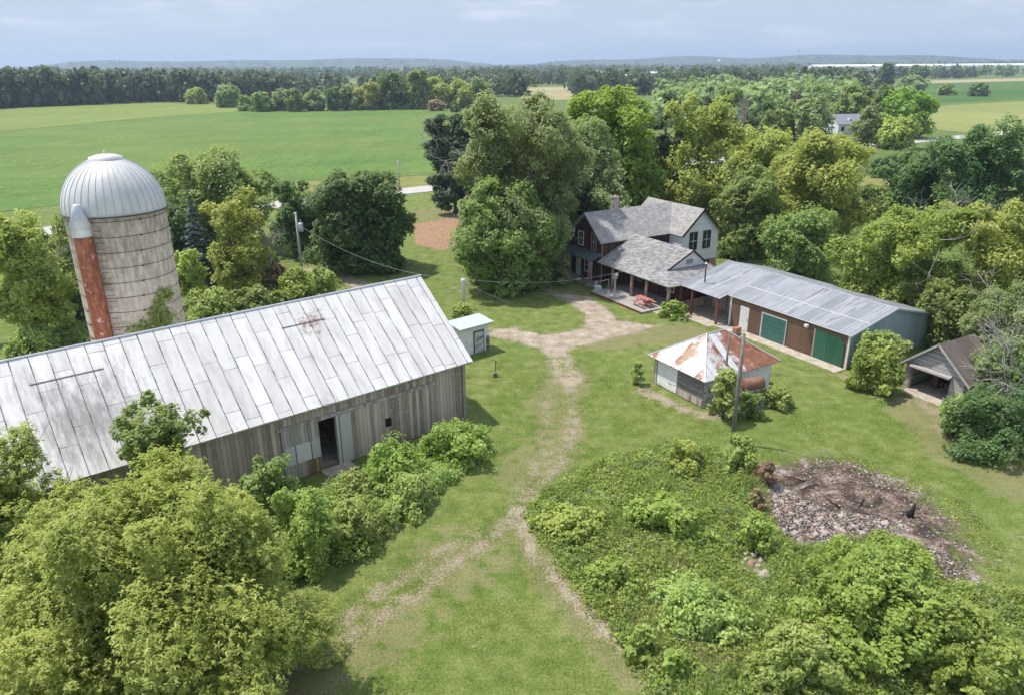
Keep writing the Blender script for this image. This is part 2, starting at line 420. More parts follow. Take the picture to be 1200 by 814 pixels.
def m_ribbed(name, stops, pitch=.3, axis='sum', rust=None, rlim=(.55, .7), metal=.0, rough=.45, lap=None):
    t = NT(name); p = t.obj(); x, y, z = t.xyz(p)
    u = t.math('ADD', x, y) if axis == 'sum' else (y if axis == 'y' else x)
    q = t.math('DIVIDE', u, pitch); fr = t.math('FRACT', q); bi = t.math('FLOOR', t.math('DIVIDE', u, pitch * 3))
    rib = t.math('POWER', t.math('ABSOLUTE', t.math('MULTIPLY_ADD', fr, 2., -1.)), 6.)
    n = t.noise(p, .7, 5, .6)
    st = {'y': (.4, 5, 1), 'x': (5, .4, 1), 'sum': (4, 4, .4)}[axis]
    n2 = t.noise(t.map(p, st), 1.2, 5, .65)
    v = t.math('ADD', t.math('MULTIPLY', t.white(bi), .3), t.math('ADD', t.math('MULTIPLY', n, .35), t.math('MULTIPLY', n2, .35)))
    c = t.ramp(v, stops)
    if rust:
        rn = t.noise(t.map(p, st), .8, 6, .7)
        c = t.mix(t.ramp(t.math('ADD', rn, t.math('MULTIPLY', t.math('SUBTRACT', t.white(bi), .5), .2)), [(rlim[0], 0.), (rlim[1], .9)]), c, rust)
    c = t.mix(t.math('MULTIPLY', rib, .5), c, (.10, .10, .11))
    return t.bsdf(c, rough, metal, t.bump(rib, .6, .03), .4)
M['shed_roof'] = m_ribbed('galvanised_roof', [(.25, (.19, .205, .225)), (.5, (.30, .315, .335)), (.75, (.41, .425, .445))], .3, 'y', (.16, .145, .145), (.56, .70), .1, .5)
M['shed_blue'] = m_ribbed('blue_grey_cladding', [(.2, (.27, .36, .46)), (.5, (.36, .46, .56)), (.8, (.50, .58, .66))], .22, 'x', (.5, .53, .56), (.6, .75), .1, .5)
M['shed_brown'] = m_ribbed('brown_cladding', [(.2, (.12, .066, .042)), (.5, (.16, .09, .058)), (.8, (.20, .12, .08))], .24, 'y', None, metal=0., rough=.6)
M['green_door'] = m_ribbed('green_door_metal', [(.2, (.014, .085, .046)), (.5, (.022, .12, .064)), (.8, (.04, .155, .088))], .3, 'y', None, rough=.5)
M['teal_door'] = m_plain('teal_door_paint', (.055, .15, .125), .5, 0, .15)

def m_hip_roof():
    t = NT('rusty_sheet_roof'); p = t.obj(); x, y, z = t.xyz(p)
    fn = t.n('ShaderNodeNewGeometry')
    # sheets run up each slope: use the horizontal coordinate along the eave
    nx, ny, nz = t.xyz(t.n('ShaderNodeTexCoord').outputs['Normal'])
    side = t.math('GREATER_THAN', t.math('ABSOLUTE', nx), t.math('ABSOLUTE', ny))
    u = t.math('ADD', t.math('MULTIPLY', side, y), t.math('MULTIPLY', t.math('SUBTRACT', 1., side), x))
    q = t.math('DIVIDE', u, .58); fr = t.math('FRACT', q); bi = t.math('FLOOR', q)
    rnd = t.white(t.math('ADD', bi, t.math('MULTIPLY', side, 50.)))
    n = t.noise(t.map(p, (1, 1, .6)), 1.6, 6, .72)
    front = t.math('SUBTRACT', 1., side)
    # the south-east slope is far rustier, more so to its right end
    bias = t.math('MULTIPLY', front, t.math('MULTIPLY_ADD', x, .10, -.22))
    v = t.math('ADD', n, t.math('ADD', t.math('MULTIPLY', t.math('SUBTRACT', rnd, .5), .35), bias))
    base = t.ramp(t.noise(p, 3, 4, .6), [(.3, (.50, .49, .49)), (.7, (.72, .71, .70))])
    rust = t.ramp(t.noise(p, 2.3, 4, .65), [(.3, (.17, .06, .035)), (.55, (.28, .12, .07)), (.75, (.46, .26, .13))])
    c = t.mix(t.ramp(v, [(.50, 0.), (.66, 1.)]), base, rust)
    py = t.math('SUBTRACT', 1., t.math('ADD', t.math('DIVIDE', t.math('ABSOLUTE', t.math('SUBTRACT', y, 2.3)), .75), t.math('DIVIDE', t.math('ABSOLUTE', t.math('SUBTRACT', z, 2.95)), .85)))
    pf = t.math('MULTIPLY', side, t.math('ADD', py, t.math('MULTIPLY', t.math('SUBTRACT', n, .5), 1.6)))
    c = t.mix(t.ramp(pf, [(.1, 0.), (.5, .9)]), c, (.36, .24, .14))
    seam = t.math('LESS_THAN', fr, .07)
    c = t.mix(t.math('MULTIPLY', seam, .6), c, (.2, .12, .09))
    return t.bsdf(c, .6, .1, t.bump(seam, .5, .03), .3)
M['hip_roof'] = m_hip_roof()

def m_silo():
    t = NT('silo_staves'); p = t.obj(); x, y, z = t.xyz(p)
    ang = t.math('MULTIPLY', t.math('ARCTAN2', y, x), 2.78)
    q = t.math('DIVIDE', ang, .30); fr = t.math('FRACT', q); bi = t.math('FLOOR', q)
    off = t.math('MULTIPLY', t.math('MODULO', bi, 2.), .38)
    zz = t.math('DIVIDE', t.math('ADD', z, off), .76); fz = t.math('FRACT', zz)
    rnd = t.white(t.math('MULTIPLY_ADD', t.math('FLOOR', zz), 31.7, bi))
    v2 = t.comb(ang, t.math('MULTIPLY', z, .22), 0.)
    st = t.noise(v2, 2.6, 6, .7); st2 = t.noise(p, .35, 4, .6)
    c = t.ramp(t.math('ADD', t.math('MULTIPLY', rnd, .4), t.math('MULTIPLY', st, .6)), [(.2, (.41, .345, .265)), (.5, (.54, .465, .37)), (.8, (.66, .585, .48))])
    top = t.math('MULTIPLY', t.math('SUBTRACT', z, 6.), .03)
    c = t.mix(t.ramp(t.math('ADD', t.math('ADD', t.noise(v2, 4.5, 5, .75), top), t.math('MULTIPLY', st2, .3)), [(.72, 0.), (.95, .6)]), c, (.15, .125, .105))
    g = t.math('MAXIMUM', t.math('LESS_THAN', fr, .05), t.math('LESS_THAN', fz, .02))
    c = t.mix(t.math('MULTIPLY', g, .45), c, (.17, .15, .125))
    return t.bsdf(c, .9, 0, t.bump(g, -.3, .02), .2)
M['silo'] = m_silo()

def m_streak(name, stops, sv, sc_, rough=.6, metal=0., wear=None, wl=(.6, .7)):
    t = NT(name); p = t.obj(); f = t.noise(t.map(p, sv), sc_, 6, .7); c = t.ramp(f, stops)
    if wear: c = t.mix(t.ramp(t.noise(p, 2.3, 5, .7), [(wl[0], 0.), (wl[1], .85)]), c, wear)
    return t.bsdf(c, rough, metal, None, .35)
M['dome'] = m_streak('silo_dome_metal', [(.3, (.55, .55, .535)), (.7, (.68, .675, .66))], (1, 1, .5), 1.3, .5, .1)
M['seam'] = m_plain('dome_seam', (.47, .47, .46), .5, .3)
M['hoop'] = m_plain('iron_hoop', (.11, .09, .078), .8, .2)
M['chute_red'] = m_streak('red_chute_paint', [(.35, (.19, .06, .034)), (.5, (.32, .10, .05)), (.65, (.42, .18, .10))], (2, 2, .7), 2.6, .7, 0., (.55, .48, .42), (.61, .66))
M['hood'] = m_streak('white_hood_metal', [(.3, (.5, .53, .58)), (.7, (.68, .70, .74))], (2, 2, 1), 1.2, .4, .2, (.36, .15, .1), (.68, .74))
M['white'] = m_plain('white_paint', (.70, .69, .67), .6, 0, .12)
M['milk_roof'] = m_streak('pale_blue_roof', [(.3, (.42, .46, .48)), (.7, (.52, .56, .58))], (1, 1, 1), 1.5, .7, 0.)
M['dark'] = m_plain('dark_interior', (.016, .014, .012), .95)
M['glass'] = m_plain('window_glass', (.03, .034, .04), .12, 0, .3)
M['black'] = m_plain('black_metal', (.02, .02, .022), .5)
M['char'] = m_plain('charred_wood', (.022, .019, .018), .95)
M['red'] = m_plain('red_bench_paint', (.48, .17, .15), .6, 0, .25, 5.)
M['rust'] = m_streak('rust_tank', [(.3, (.17, .075, .05)), (.7, (.32, .17, .12))], (1, 1, 1), 2.5, .75)
M['rust_pipe'] = m_plain('rusty_pipe', (.14, .085, .06), .7, .2)
M['brick'] = None
def m_brick():
    t = NT('red_brick'); p = t.obj(); x, y, z = t.xyz(p)
    br = t.n('ShaderNodeTexBrick'); t.l(t.comb(t.math('ADD', x, y), z), br.inputs['Vector'])
    br.inputs['Scale'].default_value = 1; br.inputs['Brick Width'].default_value = .24; br.inputs['Row Height'].default_value = .085; br.inputs['Mortar Size'].default_value = .01
    br.inputs['Color1'].default_value = (.36, .10, .065, 1); br.inputs['Color2'].default_value = (.50, .19, .13, 1); br.inputs['Mortar'].default_value = (.5, .44, .4, 1)
    c = t.mix(t.ramp(t.noise(p, 1.3, 4, .6), [(.55, 0.), (.7, .6)]), br.outputs['Color'], (.6, .54, .5))
    return t.bsdf(c, .9)
M['brick'] = m_brick()
M['chimney'] = m_plain('pale_chimney_brick', (.42, .37, .33), .9, 0, .35, 6.)
M['stone'] = m_plain('pale_stone', (.39, .335, .285), .9, 0, .35, 3.)
M['stone_dark'] = m_plain('sooty_stone', (.17, .145, .13), .9, 0, .4, 3.)
M['stone_red'] = m_plain('broken_brick', (.30, .20, .155), .9, 0, .3, 3.)
M['wire'] = m_plain('cable', (.42, .42, .43), .5)
M['galv'] = m_plain('galvanised', (.48, .50, .52), .4, .4)
M['far_white'] = m_plain('far_white_walls', (.72, .72, .72), .7, 0, .06)
M['far_roof'] = m_plain('far_grey_roof', (.24, .25, .27), .8)
M['far_red'] = m_plain('far_red_roof', (.34, .12, .09), .8)

# ------------------------------------------------------------------ ground sheet
def axis(lo, d0, d1, hi, step, grow):
    a = list(np.arange(d0, d1 + 1e-6, step))
    s = step
    while a[-1] < hi: s *= grow; a.append(a[-1] + s)
    s = step; b = [a[0]]
    while b[-1] > lo: s *= grow; b.append(b[-1] - s)
    return np.array(b[1:][::-1] + a)
XS = axis(-9000, -40, 48, 9000, .32, 1.07)
YS = axis(-3500, 16, 112, 11000, .32, 1.07)
GX, GY = np.meshgrid(XS, YS)

def poly_d(pts, X, Y):
    """distance to a polyline and the position along it"""
    best = np.full(X.shape, 1e9)
    for (x0, y0), (x1, y1) in zip(pts[:-1], pts[1:]):
        dx, dy = x1 - x0, y1 - y0
        t = np.clip(((X - x0) * dx + (Y - y0) * dy) / (dx * dx + dy * dy + 1e-9), 0, 1)
        best = np.minimum(best, np.hypot(X - x0 - t * dx, Y - y0 - t * dy))
    return best
def inside(pts, X, Y):
    c = np.zeros(X.shape, bool); n = len(pts)
    for i in range(n):
        x0, y0 = pts[i]; x1, y1 = pts[(i + 1) % n]
        if y0 == y1: continue
        k = ((y0 > Y) != (y1 > Y)) & (X < (x1 - x0) * (Y - y0) / (y1 - y0) + x0)
        c ^= k
    return c
def PX(*pts, z=0.): return [tuple(G(x, y, z)[:2]) for x, y in pts]
def sheet_sd(pts, X, Y):
    d = poly_d(pts + [pts[0]], X, Y)
    return np.where(inside(pts, X, Y), d, -d)

dirt = np.zeros(GX.shape); burn = dirt.copy(); dry = dirt.copy(); till = dirt.copy(); roughm = dirt.copy()
def stroke(a, pts, w, v, soft=1.0):
    d = poly_d(pts, GX, GY)
    np.maximum(a, v * np.clip((w + soft - d) / soft, 0, 1), out=a)
def fillp(a, pts, v, soft=1.0):
    d = sheet_sd(pts, GX, GY)
    np.maximum(a, v * np.clip(d / soft + .5, 0, 1), out=a)
# gravel yard between barn, house and rusty-roofed shed
fillp(dirt, PX((572, 385), (600, 384), (640, 392), (684, 385), (684, 368), (664, 353), (645, 346), (652, 342), (688, 347), (712, 362), (728, 376), (772, 381), (755, 388), (716, 396), (690, 404), (668, 408), (660, 428), (648, 424), (630, 408), (596, 398), (574, 396)), .95, 1.2)
stroke(dirt, PX((655, 418), (668, 445)), .7, .75, 1.2)
# two wheel tracks down the lane
stroke(dirt, PX((664, 440), (672, 470), (672, 500), (660, 535), (640, 560), (612, 590)), .26, .58, .7)
stroke(dirt, PX((646, 440), (642, 480), (636, 520), (622, 560), (604, 600)), .22, .46, .7)
stroke(dirt, PX((606, 600), (604, 602)), .4, .8, .5)
stroke(dirt, PX((612, 612), (625, 650), (655, 685), (690, 720), (722, 752), (745, 775)), .22, .64, .5)
stroke(dirt, PX((604, 604), (560, 640), (520, 668), (470, 705), (420, 740), (385, 770)), .24, .54, .7)
stroke(dirt, PX((565, 620), (500, 660), (440, 695), (390, 735), (350, 775)), .26, .50, .7)
stroke(dirt, PX((462, 618), (466, 617)), .12, .85, .3)
stroke(dirt, PX((502, 616), (504, 615)), .08, .6, .3)
stroke(dirt, PX((530, 340), (600, 338), (660, 343)), .35, .45, 1.)
stroke(dirt, PX((365, 316), (400, 324), (425, 336)), .8, .7, 1.)
stroke(dirt, PX((752, 457), (786, 472), (824, 487), (862, 484), (912, 470)), .4, .62, .6)
stroke(dirt, PX((1060, 470), (1100, 480), (1120, 520)), .5, .45, 1.2)
stroke(dirt, PX((990, 440), (1010, 452), (1050, 462)), .3, .55, .6)
stroke(dry, PX((660, 430), (660, 500), (610, 600), (480, 700), (370, 780)), .4, .5, 4.)
stroke(dry, PX((612, 605), (655, 690), (745, 790)), .5, .6, 1.2)
stroke(dry, PX((700, 400), (760, 392), (800, 390)), 1.5, .7, 1.5)
stroke(dry, PX((1080, 480), (1120, 530), (1178, 560)), 1.2, .7, 1.5)
BURN = PX((885, 560), (896, 606), (925, 645), (980, 640), (1045, 630), (1080, 645), (1098, 684), (1135, 684), (1142, 655), (1118, 612), (1075, 575), (1012, 545), (975, 534), (918, 542))
fillp(burn, BURN, 1., 3.6)
fillp(till, PX((485, 263), (545, 252), (548, 290), (515, 293), (486, 286)), 1., 1.2)
fillp(dry, PX((470, 248), (545, 236), (545, 256), (485, 262)), .5, 4.)
yy = np.clip((np.hypot(GX, GY - 40) - 95) / 60, 0, 1)
roughm = np.maximum(roughm, yy)
fillp(roughm, PX((22, 300), (22, 420), (330, 380), (360, 330), (330, 290), (180, 270)), .9, 2.)
fillp(roughm, PX((640, 560), (760, 520), (890, 545), (900, 640), (1100, 690), (1178, 700), (1178, 812), (770, 812), (690, 700)), .8, 1.5)

def grid_obj(name, keep, z, kind):
    ny, nx = GX.shape
    idx = -np.ones(GX.shape, int)
    cell = keep
    used = np.zeros(GX.shape, bool)
    used[:-1, :-1] |= cell; used[1:, :-1] |= cell; used[:-1, 1:] |= cell; used[1:, 1:] |= cell
    idx[used] = np.arange(used.sum())
    V = np.stack([GX[used], GY[used], np.full(used.sum(), z)], 1)
    jj, ii = np.nonzero(cell)
    Fq = np.stack([idx[jj, ii], idx[jj, ii + 1], idx[jj + 1, ii + 1], idx[jj + 1, ii]], 1)
    me = bpy.data.meshes.new(name)
    me.vertices.add(len(V)); me.vertices.foreach_set('co', V.astype(np.float32).ravel())
    me.loops.add(Fq.size); me.loops.foreach_set('vertex_index', Fq.astype(np.int32).ravel())
    me.polygons.add(len(Fq)); me.polygons.foreach_set('loop_start', np.arange(0, Fq.size, 4, dtype=np.int32))
    for nm, ch in (('mask', (dirt, burn, dry)), ('mask_two', (till, roughm, roughm * 0))):
        at = me.attributes.new(nm, 'FLOAT_COLOR', 'POINT')
        C4 = np.stack([c[used] for c in ch] + [np.ones(len(V))], 1)
        at.data.foreach_set('color', C4.astype(np.float32).ravel())
    me.update(calc_edges=True); me.materials.append(M['ground'])
    o = bpy.data.objects.new(name, me); COL.objects.link(o)
    o['kind'] = kind
    return o
ny, nx = GX.shape
grid_obj('ground', np.ones((ny - 1, nx - 1), bool), 0., 'structure')
dd = np.maximum.reduce([dirt[:-1, :-1], dirt[1:, :-1], dirt[:-1, 1:], dirt[1:, 1:]])
grid_obj('gravel_drive', dd > .22, .004, 'structure')
bb = np.maximum.reduce([burn[:-1, :-1], burn[1:, :-1], burn[:-1, 1:], burn[1:, 1:]])
grid_obj('burnt_ground', bb > .08, .008, 'structure')
tt = np.maximum.reduce([till[:-1, :-1], till[1:, :-1], till[:-1, 1:], till[1:, 1:]])
grid_obj('garden_soil', tt > .15, .006, 'structure')

def field(name, pts, mat, z):
    o = MB().poly([(x, y, z) for x, y in pts]).build(name, mat); o['kind'] = 'structure'; return o
def far(px, d): 
    """ground point at distance d in the direction of column px"""
    g = G(px, 130); k = d / math.hypot(g[0], g[1]); return (g[0] * k, g[1] * k)
field('crop_field', PX((-260, 290), (22, 246), (200, 226), (382, 211), (470, 207), (560, 202), (640, 194), (560, 127), (420, 130), (300, 130), (160, 140), (22, 153), (-260, 176)), M['soy'], .05)
field('hay_field', PX((-260, 174), (22, 152.5), (160, 139.5), (300, 129.7), (262, 123), (180, 121), (22, 127), (-260, 140)), M['hay'], .06)
field('verge', PX((340, 214), (382, 211.5), (470, 207.5), (560, 202.5), (640, 194.5), (640, 207), (560, 212), (475, 225), (380, 240)), M['verge'], .03)
field('grain_field', PX((1085, 128), (1110, 124), (1320, 112), (1340, 158), (1200, 160), (1110, 154), (1080, 150)), M['pale_field'], .06)
field('corn_field', PX((1060, 113), (1062, 99), (1330, 92), (1330, 110.5), (1100, 121)), M['corn'], .07)
field('stubble_strip', PX((1020, 98), (1060, 95.5), (1330, 88.5), (1330, 91.8), (1062, 98.8)), M['stubble'], .08)
field('stubble_field', PX((600, 110), (612, 103), (668, 102), (676, 116), (620, 120)), M['stubble'], .07)
field('far_meadow', PX((425, 88), (455, 85), (470, 82.5), (500, 82), (478, 88)), M['hay'], .3)
field('far_meadow', PX((520, 90), (600, 88.5), (640, 89.5), (560, 92)), M['hay'], .3)
field('far_meadow', PX((330, 98), (400, 95.5), (440, 97), (360, 101)), M['pale_field'], .3)
field('far_meadow', PX((790, 91), (860, 88.5), (890, 90.5), (820, 94)), M['hay'], .3)
field('far_meadow', PX((650, 84.5), (760, 83.2), (800, 84.2), (700, 86)), M['pale_field'], .4)
field('far_meadow', PX((380, 84.5), (440, 83.2), (470, 84), (410, 86)), M['hay'], .4)
field('meadow', PX((990, 240), (1005, 208), (1060, 203), (1075, 240)), M['verge'], .03)
# road past the farm
RD = [(-150, 20), (-95, 78), (-60, 108), (-40, 122.5), (-15, 139.5), (12, 156), (50, 180), (95, 208), (160, 246), (300, 330), (700, 560)]
def ribbon(name, pts, w, mat, z):
    L, Rr = [], []
    for i, p in enumerate(pts):
        a = pts[max(i - 1, 0)]; b = pts[min(i + 1, len(pts) - 1)]
        t = np.array([b[0] - a[0], b[1] - a[1]], float); t /= np.linalg.norm(t); n = np.array([-t[1], t[0]])
        L.append((p[0] + n[0] * w / 2, p[1] + n[1] * w / 2, z)); Rr.append((p[0] - n[0] * w / 2, p[1] - n[1] * w / 2, z))
    m = MB()
    for i in range(len(pts) - 1): m.poly([Rr[i], Rr[i + 1], L[i + 1], L[i]])
    o = m.build(name, mat); o['kind'] = 'structure'; return o
ribbon('road', RD, 6.5, M['road'], .07)

# hills on the horizon
def hills():
    m = MB()
    n = 160; rows = 5
    for j in range(rows):
        for i in range(n):
            t = i / (n - 1); ang = R(-62 + 124 * t); d = 4600 + j * 700
            px = 600 + 933 * math.tan(ang)
            h = 22 + 10 * math.sin(t * 21 + 1) + 7 * math.sin(t * 47 + .5) + 4 * math.sin(t * 97)
            h += 24 * math.exp(-((px - 490) / 80) ** 2) + 16 * math.exp(-((px - 330) / 60) ** 2) + 14 * math.exp(-((px - 1130) / 200) ** 2) + 10 * math.exp(-((px - 830) / 60) ** 2)
            h *= 1.7 * [0, .8, 1., .7, 0][j]
            m.v.append((d * math.sin(ang), d * math.cos(ang), h - (2 if j in (0, 4) else 0)))
    for j in range(rows - 1):
        for i in range(n - 1):
            m.f.append((j * n + i, j * n + i + 1, (j + 1) * n + i + 1, (j + 1) * n + i))
    o = m.build('hills', M['wood_floor'], None, True); o['kind'] = 'structure'
hills()

# ------------------------------------------------------------------ vegetation
def crown_cloud(g, Rr, z0, H, nl, leaf, cover=2.6, prof='round', lobe=(.24, .40), shoot=False, w=.55, sub=30, low=-.55, flat=1.):
    """leaf faces of one crown around the local origin; returns V, tint, lobe centres"""
    cz = (z0 + H) / 2; hz = (H - z0) / 2
    def rad(h):
        up = np.sqrt(np.clip(1 - ((h - .42) / .58) ** 2, 0, 1))
        if prof == 'cone': return (1 - h) * .95 + .07
        if prof == 'pine': return np.clip(1.05 - h, 0, 1) ** .7 * .9 + .08
        if prof == 'vase': return np.where(h < .55, .35 + .65 * h / .55, np.sqrt(np.clip(1 - ((h - .55) / .45) ** 2, 0, 1)))
        if prof == 'skirt': return np.where(h < .42, .93 + .07 * h / .42, up)
        if prof == 'dome': return np.sqrt(np.clip(1 - h ** 2, 0, 1))
        if prof == 'tall': return np.where(h < .35, .8 + .2 * h / .35, np.clip(1 - ((h - .35) / .65) ** 2, 0, 1) ** .7)
        return np.where(h < .42, .76 + .24 * h / .42, up)
    hh = g.uniform(.0, .90, nl * 6); hh = hh[g.uniform(size=len(hh)) < rad(hh)][:nl]; nl = len(hh)
    lr = g.uniform(*lobe, nl) * Rr * (.75 + .25 * rad(hh))
    aa = g.uniform(0, 6.283) + np.arange(nl) * 2.39996 + g.normal(size=nl) * .35
    k = g.uniform(.25, 1., nl) ** .55 * np.maximum(rad(hh) * Rr * g.uniform(.85, 1.12, nl) - lr * .55, .02 * Rr)
    lc = np.stack([k * np.cos(aa), k * np.sin(aa), z0 + hh * (H - z0)], 1)
    core = np.array([[0, 0, z0 + (H - z0) * q] for q in (.27, .5, .7)]); lc = np.vstack([lc, core])
    lr = np.append(lr, [Rr * .42 * (1.6 if prof == 'skirt' else 1.2 if prof == 'round' else .85), Rr * .42 * (.6 if prof in ('cone', 'pine') else 1), Rr * .36 * (.4 if prof in ('cone', 'pine') else 1)]); nl += 3
    lc[:, 2] = np.minimum(lc[:, 2], H - lr * g.uniform(.55, .85, nl))
    lc[:, 2] = np.maximum(lc[:, 2], min(.25, .1 * H))
    cover = cover * .74; area = 4 * math.pi * (lr ** 2).sum()
    nleaf = int(cover * area / (leaf * leaf * .5 * w) * .55)
    li = g.choice(nl, nleaf, p=lr ** 2 / (lr ** 2).sum())
    subd = rdir(nl * sub, g).reshape(nl, sub, 3)
    subr = g.uniform(.72, 1.08, (nl, sub)); subr = np.where(g.uniform(size=(nl, sub)) < .13, subr * g.uniform(1.15, 1.5, (nl, sub)), subr)
    si = g.integers(0, sub, nleaf)
    if shoot:
        ns = nleaf // 7
        li, si = li[:ns], si[:ns]
    D = subd[li, si]
    D = nrm(D + g.normal(size=D.shape) * .22)
    P = lc[li] + D * np.array([1, 1, flat]) * (lr[li] * subr[li, si] * g.uniform(.80, 1.04, len(li)))[:, None]
    P += g.normal(size=P.shape) * (lr[li] * .11)[:, None]
    ph = g.uniform(0, 6.28, 6); q = P / Rr * 3.1
    P = P + Rr * .07 * np.stack([np.sin(q[:, 1] * 1.3 + ph[0]) + np.sin(q[:, 2] * 2.1 + ph[1]), np.sin(q[:, 2] * 1.7 + ph[2]) + np.sin(q[:, 0] * 1.9 + ph[3]), np.sin(q[:, 0] * 1.5 + ph[4]) * np.sin(q[:, 1] * 1.6 + ph[5])], 1)
    tl = g.uniform(0, 1, nl); ts = g.uniform(0, 1, (nl, sub))
    tint = .22 + .22 * tl[li] + .26 * ts[li, si]
    out = nrm(P - np.array([0, 0, cz - hz * .4]))
    if shoot:
        P7 = np.repeat(P, 7, 0); D7 = np.repeat(nrm(D * .5 + out * .4 + np.array([0, 0, .5])), 7, 0)
        T = nrm(rdir(len(P7), g) * .9 + D7 * .35 + np.array([0, 0, -.22]))
        N = nrm(D7 * .8 + np.array([0, 0, .5]) + rdir(len(P7), g) * .6)
        s = leaf * g.uniform(.7, 1.35, len(P7))
        P = P7 + T * (s * .55)[:, None]
        tint = np.repeat(tint + g.uniform(-.05, .12, len(tint)), 7) + g.uniform(0, .2, len(P7))
    else:
        N = nrm(D * .6 + out * .25 + np.array([-.12, 0, .75]) + rdir(len(P), g) * .8)
        T = rdir(len(P), g) + np.array([0, 0, -.3])
        s = leaf * g.uniform(.5, 1.75, len(P))
        tint = tint + g.uniform(0, .3, len(P))
    V = leaf_quads(P, N, T, s, w)
    keep = P[:, 2] > .05
    return V[keep], np.clip(tint[keep], 0, 1), lc, lr

def limb_mesh(g, H, z0, lc, r0, mat, parent, lean=(0, 0), nlimb=9):
    m = MB()
    top = z0 + (H - z0) * .6
    tp = [(0, 0, -.15), (lean[0] * .3, lean[1] * .3, z0 * .5 + .1), (lean[0] * .7, lean[1] * .7, z0 + .3), (lean[0], lean[1], top)]
    m.tube(tp, [r0 * 1.25, r0 * .95, r0 * .75, r0 * .2], 9)
    idx = g.permutation(len(lc))[:nlimb]
    for i in idx:
        e = lc[i]; t = g.uniform(.25, .8)
        b = np.array([lean[0] * t, lean[1] * t, z0 * .6 + (top - z0 * .6) * t * .8])
        mid = b + (e - b) * .5 + np.array([0, 0, .12 * np.linalg.norm(e - b)]) + g.normal(size=3) * .04 * np.linalg.norm(e - b)
        rr = r0 * .42 * (1 - t * .4)
        m.tube([tuple(b), tuple(mid), tuple(e)], [rr, rr * .6, rr * .18], 6)
        for q in range(3):
            e2 = e + g.normal(size=3) * .18 * np.linalg.norm(e - b)
            m.tube([tuple(mid), tuple((mid + e2) / 2 + g.normal(size=3) * .05), tuple(e2)], [rr * .4, rr * .25, rr * .08], 5)
    return m.build('trunk', mat, parent, True)

def bare_tree(g, H, spread, mat, parent, name='bare_branch', r0=.16, depth=4, base=(0, 0, 0), up=1., dirv=None, kids=(2, 4)):
    m = MB()
    def grow(p, d, L, r, k):
        q = p + d * L * .5 + g.normal(size=3) * L * .06; e = q + nrm((d + g.normal(size=3) * .25)[None])[0] * L * .5
        m.tube([tuple(p), tuple(q), tuple(e)], [r, r * .8, r * .55], 5 if r < .06 else 7)
        if k <= 0: return
        for _ in range(g.integers(*kids) + (1 if k > 1 else 0)):
            dd_ = nrm((d * .9 + g.normal(size=3) * spread + np.array([0, 0, .18 * up]))[None])[0]
            t = g.uniform(.45, 1.)
            st = p + (e - p) * t
            grow(st, dd_, L * g.uniform(.5, .78), max(r * .5, .012), k - 1)
    d0 = np.array([0, 0, 1.]) if dirv is None else nrm(np.array([dirv]))[0]
    grow(np.array(base, float), d0, H * .42, r0, depth)
    return m.build(name, mat, parent, True)

SEED = [100]
def tree(name, label, cat, px, by, ty, wpx, mat, kind='round', z0f=.22, cover=2.4, nl=None, group=None, leafpx=3.4, trunk=True, shoot=False, lobe=(.20, .34), w=.55, bark='bark', low=-.55, dead=0, H=None, flat=1., tr=1.):
    """a broadleaf tree whose foot stands at survey point (px,by), top at row ty, crown wpx wide there"""
    SEED[0] += 1; g = np.random.default_rng(SEED[0])
    p = G(px, by); Hh = H or height_of(p, ty); z = proj((p[0], p[1], Hh * .6))[2]
    Rr = wpx * z / FPX / 2
    root = thing(name, label, cat, (p[0], p[1], 0), 0, group)
    leaf = max(.07, leafpx * z / FPX)
    V, t, lc, lr = crown_cloud(g, Rr * .98, Hh * z0f * .4, Hh, nl or int(g.integers(34, 46)), leaf, cover, kind, lobe, shoot, w, low=low, flat=flat)
    quads_obj('crown', V, t, M[mat], root)
    if trunk: limb_mesh(g, Hh, Hh * z0f * .4, lc, max(.04, Hh * .022 * tr), M[bark], root)
    for i in range(dead):
        a = g.uniform(0, 6.28); z_ = Hh * g.uniform(.35, .7)
        bare_tree(g, Rr * 1.9, .55, M['bark_pale'], root, 'bare_branch', .05, 3, (Rr * .25 * math.cos(a), Rr * .25 * math.sin(a), z_), .2, (math.cos(a), math.sin(a) - .4, .75))
    return root

